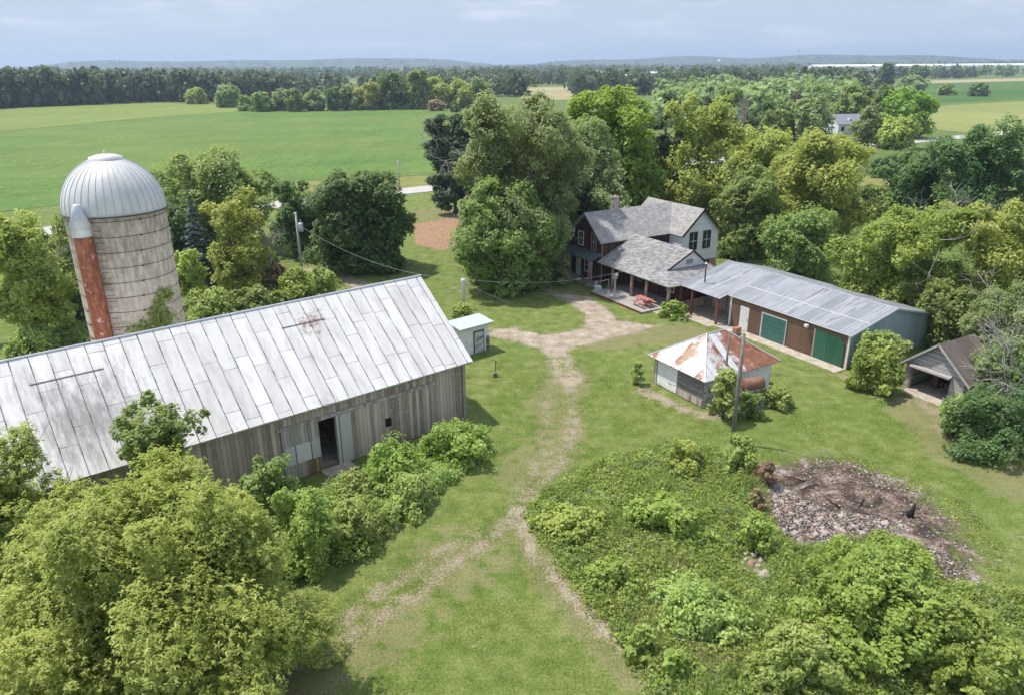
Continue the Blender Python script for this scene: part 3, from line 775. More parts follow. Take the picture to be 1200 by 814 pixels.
def conifer(name, label, px, by, ty, wpx, mat, group=None, tiers=13, leafpx=3.2, droop=.2, gap=.0, cat='conifer', base=.08):
    SEED[0] += 1; g = np.random.default_rng(SEED[0])
    p = G(px, by); H = height_of(p, ty); z = proj((p[0], p[1], H * .6))[2]; Rr = wpx * z / FPX / 2
    root = thing(name, label, cat, (p[0], p[1], 0), g.uniform(0, 6.28), group)
    leaf = leafpx * z / FPX
    Ps, Ds, Ts = [], [], []
    mb = MB(); mb.tube([(0, 0, -.1), (0, 0, H * .5), (0, 0, H * .98)], [H * .02, H * .013, .02], 8)
    for k in range(tiers):
        f = k / (tiers - 1); zt = H * (base + (1 - base) * f ** .92); rr = Rr * ((1 - f) ** .8 * .95 + .05) * g.uniform(.82, 1.12)
        nb = max(4, int(9 * (1 - f) + 4))
        a0 = g.uniform(0, 6.28)
        for b in range(nb):
            if g.uniform() < gap: continue
            a = a0 + 6.283 * b / nb + g.normal() * .15; L = rr * g.uniform(.7, 1.12)
            n = max(10, int(60 * cover_(L, leaf)))
            u = g.uniform(.12, 1, n) ** .7
            wd = L * .22 * (1.1 - u)
            x = u * L; y = g.normal(size=n) * wd; zz = zt - droop * x * (.5 + .5 * u) + g.normal(size=n) * L * .05 + (.25 * L * u ** 3 * .4)
            Ps.append(np.stack([x * math.cos(a) - y * math.sin(a), x * math.sin(a) + y * math.cos(a), zz], 1))
            Ds.append(np.tile([math.cos(a) * .3, math.sin(a) * .3, 1.], (n, 1))); Ts.append(np.full(n, g.uniform(0, .5)))
            if L > .6: mb.tube([(0, 0, zt), (L * .8 * math.cos(a), L * .8 * math.sin(a), zt - droop * L * .6)], [H * .005, .01], 4, False)
    P = np.vstack(Ps); N = nrm(np.vstack(Ds) + rdir(len(P), g) * .6)
    T = rdir(len(P), g) * .6 + np.stack([P[:, 0], P[:, 1], P[:, 0] * 0], 1) / Rr
    V = leaf_quads(P, N, T, leaf * g.uniform(.8, 1.6, len(P)), .38)
    quads_obj('crown', V, np.clip(np.concatenate(Ts) + g.uniform(0, .5, len(P)), 0, 1), M[mat], root)
    mb.build('trunk', M['bark'], root, True)
    return root
def cover_(L, leaf): return max(.4, (L * L * .5) / (leaf * leaf * 6))

def shrub(name, label, px, by, ty, wpx, mat, cat='shrub', group=None, shoot=False, nl=22, cover=1.9, leafpx=3.2, w=.6, lobe=(.17, .34), stems=True, z0f=0.):
    SEED[0] += 1; g = np.random.default_rng(SEED[0])
    p = G(px, by); H = height_of(p, ty); z = proj((p[0], p[1], H * .5))[2]; Rr = wpx * z / FPX / 2
    root = thing(name, label, cat, (p[0], p[1], 0), 0, group)
    V, t, lc, lr = crown_cloud(g, Rr * 1.02, H * z0f, H, nl, max(.07, leafpx * z / FPX), cover, 'dome', lobe, shoot, w)
    k = g.uniform(.75, 1.2, 8); an = np.arctan2(V[..., 1], V[..., 0]); f = np.interp(an, np.linspace(-math.pi, math.pi, 9), np.append(k, k[0])); V[..., 0] *= f; V[..., 1] *= f
    quads_obj('foliage', V, t, M[mat], root)
    if stems:
        m = MB()
        for i in range(7):
            a = g.uniform(0, 6.28); e = lc[g.integers(len(lc))]
            m.tube([(.1 * math.cos(a), .1 * math.sin(a), -.05), tuple(e * np.array([.5, .5, .6])), tuple(e)], [.03, .02, .01], 5)
        m.build('stem', M['bark'], root, True)
    return root

# --- trees behind the barn and round the silo
tree('box_elder', 'rangy yellow-green tree filling the left edge beyond the silo', 'tree', 46, 400, 246, 110, 'leaf_yellow', 'round', .05, 2.0, dead=1)
tree('mulberry_tree', 'olive green tree close against the left side of the silo', 'tree', 92, 372, 252, 75, 'leaf_green', 'round', .05, 2.0)
tree('field_maple', 'broad dark green tree spreading behind the silo at the field edge', 'tree', 262, 292, 173, 135, 'leaf_green', 'round', .1)
tree('hackberry_tree', 'dark green tree half hidden between silo and blue spruce', 'tree', 214, 318, 222, 55, 'leaf_dark', 'round', .1)
conifer('blue_spruce', 'small blue grey spruce right of the silo', 238, 335, 224, 44, 'leaf_spruce', tiers=16, leafpx=2.8)
tree('box_elder', 'yellow-green box elder with the dead grey limbs beside it', 'tree', 290, 342, 216, 88, 'leaf_yellow', 'tall', .12, 2.0, w=.5)
tree('box_elder', 'short yellowish tree right beside the silo wall below the spruce', 'tree', 226, 358, 290, 44, 'leaf_yellow', 'round', .3, 1.5)
r_ = thing('dead_tree', 'leaning dead tree with bare grey branches left of the transformer pole', 'tree', tuple(G(322, 340)))
bare_tree(np.random.default_rng(5), 8.5, .42, M['bark_pale'], r_, 'trunk', .10, 4)
tree('plum_tree', 'dark leafy tree just left of the round maple', 'tree', 352, 300, 203, 64, 'leaf_dark', 'round', .08)
tree('plum_tree', 'purplish small tree squeezed between two dark green trees', 'tree', 385, 296, 232, 34, 'leaf_plum', 'round', .1)
tree('round_maple', 'dense dark green maple with a rounded crown on the lawn behind the barn', 'tree', 424, 314, 196, 128, 'leaf_dark', 'skirt', .10, 2.6, nl=95, lobe=(.15, .24), w=.7)
shrub('sumac_shrub', 'lime green shrub at the foot of the transformer pole', 348, 352, 318, 60, 'leaf_bramble')
shrub('elder_shrub', 'yellow-green upright shrub right of the transformer pole', 376, 350, 313, 40, 'leaf_weed')
shrub('lilac_shrub', 'low leafy shrub behind the barn ridge near the silo', 252, 374, 342, 70, 'leaf_weed')
shrub('currant_shrub', 'bright low shrub behind the barn ridge below the box elder', 300, 366, 338, 60, 'leaf_green')
shrub('rose_shrub', 'brownish thin shrub under the dead tree', 326, 340, 300, 40, 'leaf_rusty', cover=.8)
shrub('burdock_clump', 'pale green clump at the left edge behind the barn roof', 40, 412, 382, 70, 'leaf_weed')

# --- big trees of the house yard
tree('silver_maple', 'huge grey-green silver maple towering left of the farmhouse', 'tree', 612, 325, 102, 176, 'leaf_grey', 'round', .02, 2.0, nl=110, dead=2, lobe=(.13, .24), w=.45)
tree('silver_maple', 'second grey-green maple crown leaning over the farmhouse roof', 'tree', 680, 300, 138, 112, 'leaf_grey', 'round', .02, 2.0, nl=70, dead=1, w=.45)
tree('yard_elm', 'leafy mid-green tree with a skirt of low foliage in front of the silver maples', 'tree', 590, 340, 205, 128, 'leaf_green', 'round', .02, 2.1, nl=70, lobe=(.14, .27))
tree('white_pine', 'dark white pine with layered boughs at the roadside', 'conifer', 534, 250, 113, 72, 'leaf_pine', 'tall', .1, 2.2, nl=70, lobe=(.17, .32), w=.35, flat=.5)
tree('sugar_maple', 'tall vivid green maple rising behind the farmhouse chimney', 'tree', 710, 278, 88, 122, 'leaf_bright', 'round', .05, 2.4, nl=140, lobe=(.13, .22), w=.65)
tree('scots_pine', 'grey-green pine behind the vivid maple', 'conifer', 744, 268, 96, 56, 'leaf_pine', 'pine', .1, 1.9, nl=50, lobe=(.16, .3), w=.35, flat=.7)
tree('scots_pine', 'taller grey-green pine standing right of its twin', 'conifer', 776, 264, 84, 72, 'leaf_pine', 'pine', .1, 1.9, nl=60, lobe=(.15, .28), w=.35, flat=.7)
tree('box_elder', 'yellow-green tree rising behind the farmhouse gable', 'tree', 812, 270, 108, 108, 'leaf_yellow', 'round', .1, 2.2, nl=38, lobe=(.18, .32), w=.5)
tree('black_walnut', 'shaded dark green tree beneath the yellow crowns right of the gable', 'tree', 868, 302, 196, 88, 'leaf_green', 'round', .08, 2.2)
tree('box_elder', 'golden green tree beyond the farmhouse in front of the bare poplar', 'tree', 884, 258, 142, 96, 'leaf_yellow', 'round', .1, 2.2, w=.5)
tree('box_elder', 'largest golden green tree mass behind the machine shed', 'tree', 944, 292, 152, 138, 'leaf_yellow', 'round', .08, 2.3, nl=46, lobe=(.17, .3), w=.5)
tree('cherry_tree', 'pale leafy tree leaning over the back of the machine shed roof', 'tree', 930, 338, 246, 104, 'leaf_green', 'round', .05, 2.2, w=.5)
tree('ash_tree', 'wide light green ash with bare limbs behind the blue shed gable', 'tree', 1052, 376, 236, 150, 'leaf_bramble', 'round', .1, 2.1, nl=44, dead=3, lobe=(.17, .3), w=.5)
tree('ash_tree', 'yellow-green tree at the right edge above the wooden garage', 'tree', 1148, 392, 226, 118, 'leaf_yellow', 'round', .1, 2.1, nl=36, dead=1, w=.5)
tree('mulberry_tree', 'dark green tree between the shed gable and the garage roof', 'tree', 1104, 408, 330, 80, 'leaf_green', 'round', .02, 2.)
tree('willow_tree', 'grey-green drooping tree over the garage roof at the right edge', 'tree', 1172, 446, 322, 110, 'leaf_grey', 'round', .1, 1.9, nl=40, dead=3, lobe=(.16, .28), w=.45)
tree('oak_tree', 'large dark green tree at the right edge before the pale field', 'tree', 1140, 262, 140, 118, 'leaf_dark', 'round', .05, 2.4, nl=40, lobe=(.18, .3))
tree('oak_tree', 'dark green tree left of the big right-edge oak', 'tree', 1068, 252, 172, 74, 'leaf_dark', 'round', .05, 2.2)
tree('hawthorn', 'low green tree at the near side of the weedy meadow', 'tree', 1020, 258, 216, 46, 'leaf_green', 'round', .0, 1.9)
r_ = thing('dead_bush', 'bare grey bush on the edge of the small meadow', 'bush', tuple(G(1003, 222)))
bare_tree(np.random.default_rng(15), 4., .6, M['bark_pale'], r_, 'stem', .06, 4)
shrub('hedge_shrub', 'dark shrub by the road right of the small meadow', 1046, 208, 182, 60, 'leaf_dark')
shrub('hedge_shrub', 'olive shrub left of the small meadow', 985, 222, 188, 50, 'leaf_green')

# --- beyond the road, around the white house
tree('birch_tree', 'slender grey-green birch right of the white roadside house', 'tree', 1013, 172, 122, 36, 'leaf_grey', 'tall', .1, 1.6)
tree('young_maple', 'small yellow-green tree over the roadside', 'tree', 1048, 174, 138, 56, 'leaf_yellow', 'round', .1, 1.9)
tree('spreading_oak', 'rich green spreading tree behind the white house', 'tree', 1058, 162, 104, 66, 'leaf_bright', 'round', .1, 2.2)
tree('spreading_oak', 'darker tree crown just left of the rich green spreading one', 'tree', 1034, 160, 100, 44, 'leaf_dark', 'round', .05)
tree('cottonwood', 'olive cottonwood left of the white house', 'tree', 946, 178, 106, 50, 'leaf_grey', 'round', .1, 2.)
tree('cottonwood', 'tall mid-green tree behind the white house', 'tree', 1000, 150, 98, 46, 'leaf_green', 'round', .1, 2.)
r_ = thing('bare_poplar', 'upright leafless grey poplar above the golden trees', 'tree', tuple(G(870, 196)))
bare_tree(np.random.default_rng(25), height_of(G(870, 196), 98) * .86, .16, M['bark_pale'], r_, 'trunk', .2, 5)
tree('norway_maple', 'dark maroon-green tree right of the bare poplar', 'tree', 934, 152, 104, 30, 'leaf_plum', 'round', .05)
tree('spruce_tree', 'dark spruce behind the bare poplar', 'conifer', 896, 170, 106, 36, 'leaf_dark', 'cone', .0, 2.2, nl=40, lobe=(.16, .28), w=.4)
tree('linden_tree', 'mid-green tree left of the bare poplar', 'tree', 846, 168, 96, 44, 'leaf_grey', 'tall', .08)
tree('linden_tree', 'broad dull-green tree above the golden crowns', 'tree', 914, 176, 126, 50, 'leaf_green', 'round', .05)
tree('cedar_tree', 'dark conical cedar between the two pines and the poplar', 'conifer', 826, 168, 92, 34, 'leaf_pine', 'cone', .0, 2.2, nl=40, lobe=(.16, .28), w=.4)
shrub('field_bush', 'left one of two round bushes standing alone in the corn field', 1107, 112, 97, 19, 'leaf_green', cat='bush')
shrub('field_bush', 'right one of two round bushes standing alone in the corn field', 1145, 113, 98.5, 26, 'leaf_dark', cat='bush')
tree('field_tree', 'dark round tree in front of the long white warehouse', 'tree', 1037, 100, 72, 22, 'leaf_dark', 'round', .05)
tree('field_tree', 'dark tree at the right of the first before the warehouse', 'tree', 1075, 96, 76, 20, 'leaf_dark', 'round', .05)
tree('field_tree', 'bluish green tree at the left corner of the corn field', 'tree', 1066, 109, 90, 34, 'leaf_grey', 'round', .05)

# --- hedgerow along the far edge of the bean field
HEDGE = [(232, 122, 104, 22, 'leaf_yellow', 'pale yellow-green bush-like tree at the left end of the hedgerow'),
         (268, 126, 100, 26, 'leaf_grey', 'grey-green round tree left in the hedgerow beside a gap'),
         (290, 130, 111, 18, 'leaf_green', 'small low tree second from the gap in the hedgerow'),
         (308, 131, 108, 22, 'leaf_green', 'short round tree in the left third of the hedgerow'),
         (330, 130, 104, 24, 'leaf_grey', 'grey olive tree left of a slim dark one in the hedgerow'),
         (348, 131, 103, 20, 'leaf_green', 'slim dark tree left of centre in the hedgerow'),
         (368, 130, 106, 24, 'leaf_grey', 'rounded olive tree left of centre in the hedgerow'),
         (392, 130, 100, 20, 'leaf_dark', 'dark narrow tree near the middle of the hedgerow'),
         (412, 129, 97, 26, 'leaf_grey', 'light olive tree at the middle of the hedgerow'),
         (432, 129, 96, 28, 'leaf_yellow', 'yellowish tree just left of the tallest hedgerow tree'),
         (462, 128, 86, 40, 'leaf_dark', 'tallest darkest tree at the right part of the hedgerow'),
         (490, 128, 84, 34, 'leaf_green', 'tall green tree adjoining the tallest hedgerow tree on its right'),
         (514, 127, 91, 32, 'leaf_yellow', 'bright yellow-green tree at the right end of the field hedgerow'),
         (540, 127, 93, 30, 'leaf_yellow', 'olive gold tree behind the white pine in the hedgerow'),
         (566, 127, 91, 28, 'leaf_grey', 'grey-green tree behind the silver maple top in the hedgerow')]
for px, by, ty, w_, mt, lb in HEDGE:
    tree('hedgerow_tree', lb, 'tree', px, by, ty, w_ * 1.15, mt, 'skirt', .0, 2.2, nl=22, group='hedgerow trees along the bean field', leafpx=2.6, lobe=(.28, .42), low=-.4)
shrub('hedge_bush', 'brownish bush under the yellow tree at the right end of the hedgerow', 512, 130, 118, 26, 'leaf_rusty', cat='bush')

# --- woods far off: read as one mass
def woods(name, spots, mat, quads=220, w=.75):
    g = np.random.default_rng(len(spots))
    temps = []
    for k in range(6):
        V, t, lc, lr = crown_cloud(g, .5, .02, 1., 16, .17, 1.3, 'skirt', (.2, .34), False, w, 10)
        j = g.permutation(len(V))[:quads]; temps.append((V[j], t[j]))
    Vs, Ts = [], []
    for i, (x, y, h, wd) in enumerate(spots):
        V, t = temps[i % 6]; a = g.uniform(0, 6.28); c, s = math.cos(a), math.sin(a)
        W = V.copy(); W[..., 0] = (V[..., 0] * c - V[..., 1] * s) * wd + x; W[..., 1] = (V[..., 0] * s + V[..., 1] * c) * wd + y; W[..., 2] = V[..., 2] * h
        Vs.append(W); Ts.append(np.clip(t * .6 + g.uniform(-.1, .5), 0, 1))
    return tag(quads_obj(name, np.concatenate(Vs), np.concatenate(Ts), M[mat]), None, None, None, 'stuff')

g = np.random.default_rng(50)
sp = []
for i in range(620):   # wood at the far side of the hay field
    px = g.uniform(-230, 335); f = g.uniform(0, 1) ** 2.2
    edge = np.interp(px, [-240, 22, 180, 262, 335], [140, 126.5, 120, 120, 116])
    b = G(px, edge); d = math.hypot(b[0], b[1]); k = (d + 4 + f * 260) / d
    hh = g.uniform(14, 21) * np.interp(px, [-200, 100, 200, 335], [1, 1.05, 1, .8])
    sp.append((b[0] * k, b[1] * k, hh, hh * g.uniform(.5, .75)))
tag(woods('woods', sp, 'leaf_wood', 300), 'dense dark green wood beyond the hay field at the left', 'woods')
def far_band(n, px0, px1, d0, d1, h, seed, bunch=.02):
    g = np.random.default_rng(seed); out = []
    while len(out) < n:
        ang0 = math.atan2(g.uniform(px0, px1) - 600, 933); d = math.exp(g.uniform(math.log(d0), math.log(d1)))
        x0, y0 = d * math.sin(ang0), d * math.cos(ang0)
        L = g.uniform(.03, .16) * d; th = g.normal() * .35
        for q in range(int(g.integers(5, 26))):
            s = g.uniform(-1, 1) * L; x = x0 + s * math.cos(th) + g.normal() * 10; y = y0 + s * math.sin(th) + g.normal() * .012 * d
            hh = h * g.uniform(.65, 1.25); out.append((x, y, hh, hh * g.uniform(.75, 1.2)))
    return out
def clear(spots, polys):
    X = np.array([s[0] for s in spots]); Y = np.array([s[1] for s in spots]); k = np.zeros(len(spots), bool)
    for p in polys: k |= inside(p, X, Y)
    return [s for s, q in zip(spots, k) if not q]
CLEAR = [PX((1000, 99), (1060, 94), (1330, 87), (1400, 160), (1080, 160), (1060, 125)), PX((600, 112), (612, 102), (668, 101), (678, 118)), PX((425, 89), (455, 84.5), (500, 81.5), (480, 89)),
         PX((930, 93), (930, 84), (1240, 84), (1240, 89))] + [PX((520, 93), (515, 88), (640, 87), (650, 92)), PX((330, 102), (325, 96), (440, 94), (445, 99)), PX((790, 95), (785, 88.5), (890, 87), (895, 93)), PX((650, 86.8), (645, 83.2), (800, 82.5), (805, 86)), PX((380, 86.5), (375, 83.2), (470, 82.8), (475, 85.5))] + [PX((x - 16, y + 9), (x - 16, y - 1), (x + 16, y - 1), (x + 16, y + 9)) for x, y in ((918, 91), (712, 90), (730, 92.5), (766, 90))]
tag(woods('woods', clear(far_band(1500, 300, 1250, 560, 1500, 15, 51), CLEAR), 'leaf_wood', 120), 'patchwork of woods in the middle distance behind the farm', 'woods')
tag(woods('woods', clear(far_band(2600, -150, 1350, 1400, 4400, 18, 52), CLEAR), 'leaf_wood', 60), 'hazy belt of woods below the horizon hills', 'woods')
sp = []
g = np.random.default_rng(53)
for i in range(260):   # bushy ground between the farm trees and the road
    px = g.uniform(770, 1000); b = G(px, g.uniform(96, 150)); hh = g.uniform(7, 15); sp.append((b[0], b[1], hh, hh * g.uniform(.7, 1.)))
for i in range(70):
    px = g.uniform(1060, 1230); b = G(px, g.uniform(84, 89)); hh = g.uniform(13, 18); sp.append((b[0], b[1], hh, hh * g.uniform(.7, 1.1)))
tag(woods('woods', sp, 'leaf_grey', 260), 'green scattered woodland beyond the road behind the golden trees', 'woods')
sp = []
for i in range(900):
    ang = R(g.uniform(-60, 60)); d = g.uniform(4900, 6300); hh = g.uniform(18, 30)
    px = 600 + 933 * math.tan(ang); t = (math.degrees(ang) + 62) / 124
    h = 22 + 10 * math.sin(t * 21 + 1) + 7 * math.sin(t * 47 + .5) + 4 * math.sin(t * 97) + 24 * math.exp(-((px - 490) / 80) ** 2) + 16 * math.exp(-((px - 330) / 60) ** 2) + 14 * math.exp(-((px - 1130) / 200) ** 2)
    sp.append((d * math.sin(ang), d * math.cos(ang), max(h * 1.25, 2) + hh * .5, hh * 3))
tag(woods('woods', sp, 'leaf_wood', 50), 'blue wooded ridge along the horizon', 'woods')

# --- foreground
tree('box_elder', 'big yellow-green box elder filling the lower left corner', 'tree', 190, 806, 572, 408, 'leaf_yellow', 'dome', .0, 1.75, nl=140, leafpx=5., shoot=True, lobe=(.11, .22), w=.34)
tree('box_elder', 'yellow-green tree at the left edge before the barn roof', 'tree', 36, 720, 488, 140, 'leaf_yellow', 'round', .4, 1.7, nl=44, leafpx=5., shoot=True, w=.36)
tree('ash_sapling', 'thin green sapling poking up in front of the barn roof', 'sapling', 208, 640, 464, 112, 'leaf_green', 'vase', 1.1, 2.2, nl=60, leafpx=4.4, lobe=(.10, .18), w=.5, tr=.3)
r_ = thing('bare_sapling', 'bare twiggy sapling before the stained barn roof', 'sapling', tuple(G(98, 690)))
bare_tree(np.random.default_rng(33), 7.4, .25, M['bark'], r_, 'stem', .05, 4)
shrub('elder_shrub', 'grey-green shrub left of the barn door', 318, 618, 526, 84, 'leaf_green', leafpx=3.6)
shrub('grape_thicket', 'vivid green vine-covered thicket below the barn door', 362, 660, 574, 110, 'leaf_bramble', cat='thicket', nl=26, leafpx=3.6)
shrub('grape_thicket', 'dark green thicket hugging the box elder side', 352, 640, 574, 60, 'leaf_green', cat='thicket', leafpx=3.6)
shrub('bramble', 'leafy bramble against the barn wall right of the door', 462, 565, 517, 90, 'leaf_bramble', cat='bramble', nl=20, leafpx=3.4)
shrub('bramble', 'rounded bramble at the barn corner', 530, 535, 499, 96, 'leaf_bramble', cat='bramble', nl=22, leafpx=3.4)
shrub('nettle_clump', 'low grey-green weed clump on the slope by the barn door', 424, 585, 556, 60, 'leaf_weed', cat='weeds', leafpx=3.2)
shrub('nettle_clump', 'bright weed clump along the mown edge below the barn', 420, 632, 585, 90, 'leaf_weed', cat='weeds', leafpx=3.2)
shrub('nettle_clump', 'weed clump along the mown edge in the middle of the barn wall', 478, 592, 560, 86, 'leaf_weed', cat='weeds', leafpx=3.2)
shrub('post_shrub', 'leafy shrub round the foot of the white post', 541, 378, 357, 34, 'leaf_weed')
shrub('hosta_bed', 'yellow-green hosta clump at the end of the deck', 786, 372, 353, 34, 'leaf_bramble', cat='plant')
shrub('vine_bush', 'leafy vine bush climbing the near corner of the rusty-roofed shed', 848, 490, 428, 46, 'leaf_weed', cat='bush', nl=20, leafpx=3.)
shrub('shed_weeds', 'weedy bush below the rusty tank', 876, 489, 456, 36, 'leaf_green', cat='bush')
shrub('shed_weeds', 'low green bush at the right side of the rusty-roofed shed', 912, 476, 448, 40, 'leaf_weed', cat='bush')
shrub('shed_weeds', 'small bush at the left corner of the rusty-roofed shed', 746, 450, 421, 20, 'leaf_weed', cat='bush')
shrub('grape_bush', 'spreading grape-covered bush before the blue gable', 1020, 456, 404, 74, 'leaf_bramble', cat='bush', nl=22)
tree('mulberry_sapling', 'upright sapling against the blue shed gable', 'sapling', 1030, 437, 384, 62, 'leaf_weed', 'round', .02, 2.2, nl=20)
shrub('thicket', 'dark thicket in the corner right of the garage opening', 1152, 524, 462, 110, 'leaf_dark', cat='thicket', nl=26)
shrub('thicket', 'pale green thicket crowding the right side of the garage roof', 1166, 476, 388, 84, 'leaf_grey', cat='thicket', nl=34)
shrub('thicket', 'bright leafed bush right of the garage opening', 1122, 496, 462, 52, 'leaf_weed', cat='thicket')
shrub('thicket', 'shaded undergrowth below the dead branches at the right edge', 1192, 500, 430, 80, 'leaf_dark', cat='thicket')
r_ = thing('dead_tree', 'fallen pale dead limbs sprawling beside the garage', 'tree', tuple(G(1192, 492)))
bare_tree(np.random.default_rng(41), 7., .42, M['bark_pale'], r_, 'bare_branch', .11, 4, (0, 0, 1.2), .1, (-.75, -.2, .5))
bare_tree(np.random.default_rng(42), 6., .45, M['bark_pale'], r_, 'bare_branch', .09, 4, (0, 0, 1.0), .1, (-.55, -.35, .75))
bare_tree(np.random.default_rng(43), 7., .4, M['bark_pale'], r_, 'bare_branch', .1, 4, (.4, .4, 2.), .1, (-.6, .2, 1.))
shrub('round_shrub', 'rounded olive shrub at the top of the weed patch', 800, 548, 512, 50, 'leaf_yellow', nl=18)
shrub('pole_shrub', 'leafy shrub at the foot of the tall bare pole', 866, 552, 510, 54, 'leaf_weed')
shrub('dead_shrub', 'brown withered shrub on the edge of the burnt ground', 896, 568, 535, 32, 'leaf_rusty', cover=1.4)
shrub('dead_shrub', 'small scorched shrub beside the stone heap', 886, 596, 570, 24, 'leaf_rusty', cover=1.0)

# --- weed patch
def weeds(name, label, poly, n, hr, rr, leaf, mat, per, seed, blade=False, avoid=None):
    g = np.random.default_rng(seed)
    P0 = np.array(poly); lo, hi = P0.min(0), P0.max(0); C = []
    while len(C) < n:
        q = g.uniform(lo, hi, (n * 2, 2)); k = inside(poly, q[:, 0], q[:, 1])
        if avoid is not None:
            for a in avoid: k &= ~inside(a, q[:, 0], q[:, 1])
        C += list(q[k])
    C = np.array(C[:n]); h = g.uniform(*hr, n) * (.65 + .35 * np.sin(C[:, 0] * 1.1) * np.cos(C[:, 1] * .9)); r = g.uniform(*rr, n)
    i = np.repeat(np.arange(n), per); m = len(i)
    d = rdir(m, g); d[:, 2] = np.abs(d[:, 2])
    tint = g.uniform(.0, .55, n)[i] + g.uniform(0, .42, m)
    if blade:
        b = np.stack([C[i, 0] + g.normal(size=m) * r[i] * .5, C[i, 1] + g.normal(size=m) * r[i] * .5, np.zeros(m)], 1)
        L = h[i] * g.uniform(.6, 1.2, m); ln = rdir(m, g) * .45; ln[:, 2] = 1; T = nrm(ln)
        P = b + T * (L * .5)[:, None]; N = nrm(np.cross(T, rdir(m, g)))
        V = leaf_quads(P, N, T, L, leaf, .05)
    else:
        k = g.uniform(.75, 1.05, m)
        P = np.stack([C[i, 0] + d[:, 0] * r[i] * k, C[i, 1] + d[:, 1] * r[i] * k, np.maximum(.03, d[:, 2] * h[i] * k)], 1)
        N = nrm(d * .7 + rdir(m, g) * .7 + np.array([0, 0, .6])); T = rdir(m, g)
        V = leaf_quads(P, N, T, leaf * g.uniform(.6, 1.5, m), .6)
    return tag(quads_obj(name, V, np.clip(tint, 0, 1), M[mat]), label, 'weeds', None, 'stuff')
WP = PX((618, 602), (650, 570), (720, 535), (790, 520), (850, 530), (892, 560), (900, 606), (925, 645), (1045, 634), (1078, 645), (1098, 688), (1140, 690), (1230, 700), (1230, 830), (790, 830), (745, 775), (690, 700), (640, 640))
STONES = PX((862, 640), (905, 648), (900, 676), (868, 672))
weeds('weeds', 'mixed green weeds covering the rough patch at the lower right', WP, 1500, (.2, .7), (.22, .55), .13, 'leaf_weed', 40, 61, avoid=[STONES])
weeds('weeds', 'yellower weeds mixed into the rough patch at the lower right', WP, 800, (.2, .8), (.2, .5), .12, 'leaf_bramble', 40, 62, avoid=[STONES])
weeds('weeds', 'leafy tangle of taller weeds in the rough patch at the lower right', WP, 640, (.4, 1.05), (.3, .75), .13, 'leaf_bramble', 95, 73, avoid=[STONES])
weeds('weeds', 'grey-green tall weeds in the rough patch at the lower right', WP, 160, (.4, 1.), (.3, .7), .12, 'leaf_grey', 90, 74, avoid=[STONES])
weeds('tall_grass', 'long green grass standing in the weed patch', WP, 5000, (.3, .85), (.15, .4), .045, 'leaf_weed', 14, 63, True, avoid=[STONES])
weeds('dry_grass', 'straw coloured dead grass in the weed patch', PX((690, 640), (760, 620), (850, 700), (900, 790), (760, 790), (720, 730)), 700, (.3, .85), (.2, .5), .04, 'leaf_straw', 16, 64, True)
weeds('dry_grass', 'withered pale grass round the burnt ground', PX((880, 556), (935, 538), (930, 552), (905, 566), (900, 606), (940, 648), (915, 650), (884, 602)), 160, (.15, .5), (.15, .35), .03, 'leaf_straw', 14, 65, True)
weeds('seed_heads', 'scattered tan seed heads standing above the weed patch', WP, 500, (.4, .95), (.2, .6), .035, 'leaf_straw', 9, 72, True, avoid=[STONES])
BRAM = PX((905, 690), (960, 648), (1040, 636), (1072, 650), (1095, 690), (1150, 705), (1180, 760), (1150, 800), (950, 800), (900, 750))
shrub('bramble_thicket', 'broad raspberry thicket below the burnt ground', 1015, 735, 650, 200, 'leaf_bramble', cat='thicket', nl=110, lobe=(.09, .17), leafpx=4.2, cover=2.2)
shrub('bramble_thicket', 'dark green bramble mound at the right end of the thicket', 1120, 790, 706, 150, 'leaf_bramble', cat='thicket', nl=80, lobe=(.10, .2), leafpx=4.2)
shrub('bramble_thicket', 'dark leafy mound at the bottom below the stone patch', 930, 800, 735, 120, 'leaf_weed', cat='thicket', nl=50, lobe=(.12, .22), leafpx=4.2)
shrub('bramble_thicket', 'small bright bramble on the near left of the weed patch', 720, 688, 660, 66, 'leaf_bramble', cat='thicket', nl=20, leafpx=4.)
shrub('bramble_thicket', 'bramble in the middle of the weed patch', 790, 622, 590, 90, 'leaf_bramble', cat='thicket', nl=22, leafpx=4.)
shrub('bramble_thicket', 'low yellowish bramble at the left tip of the weed patch', 672, 622, 602, 84, 'leaf_yellow', cat='thicket', nl=22, leafpx=4.)
shrub('bramble_thicket', 'bramble mound right of the loose stones', 884, 640, 602, 60, 'leaf_bramble', cat='thicket', nl=18, leafpx=4.)
shrub('bramble_thicket', 'wide pale bramble low in the weed patch', 815, 725, 690, 110, 'leaf_weed', cat='thicket', nl=26, leafpx=4.)
shrub('burdock_plant', 'broad-leaved burdock at the lower tip of the weed patch', 752, 765, 738, 50, 'leaf_bramble', cat='plant', leafpx=7., w=.8)
shrub('burdock_plant', 'lime green burdock at the bottom edge of the weed patch', 792, 792, 762, 44, 'leaf_bramble', cat='plant', leafpx=7., w=.8)
weeds('weeds', 'green weeds and vines along the barn wall', PX((300, 650), (380, 660), (450, 612), (520, 572), (574, 530), (568, 500), (540, 500), (440, 545), (380, 575), (320, 600)), 750, (.3, 1.1), (.3, .6), .11, 'leaf_weed', 60, 66, avoid=[PX((378, 562), (372, 548), (408, 540), (416, 556))])
weeds('weeds', 'undergrowth behind the barn around the silo foot', PX((22, 440), (22, 385), (120, 380), (230, 360), (330, 335), (400, 330), (380, 350), (250, 400)), 700, (.4, 1.6), (.5, 1.), .2, 'leaf_weed', 60, 67)
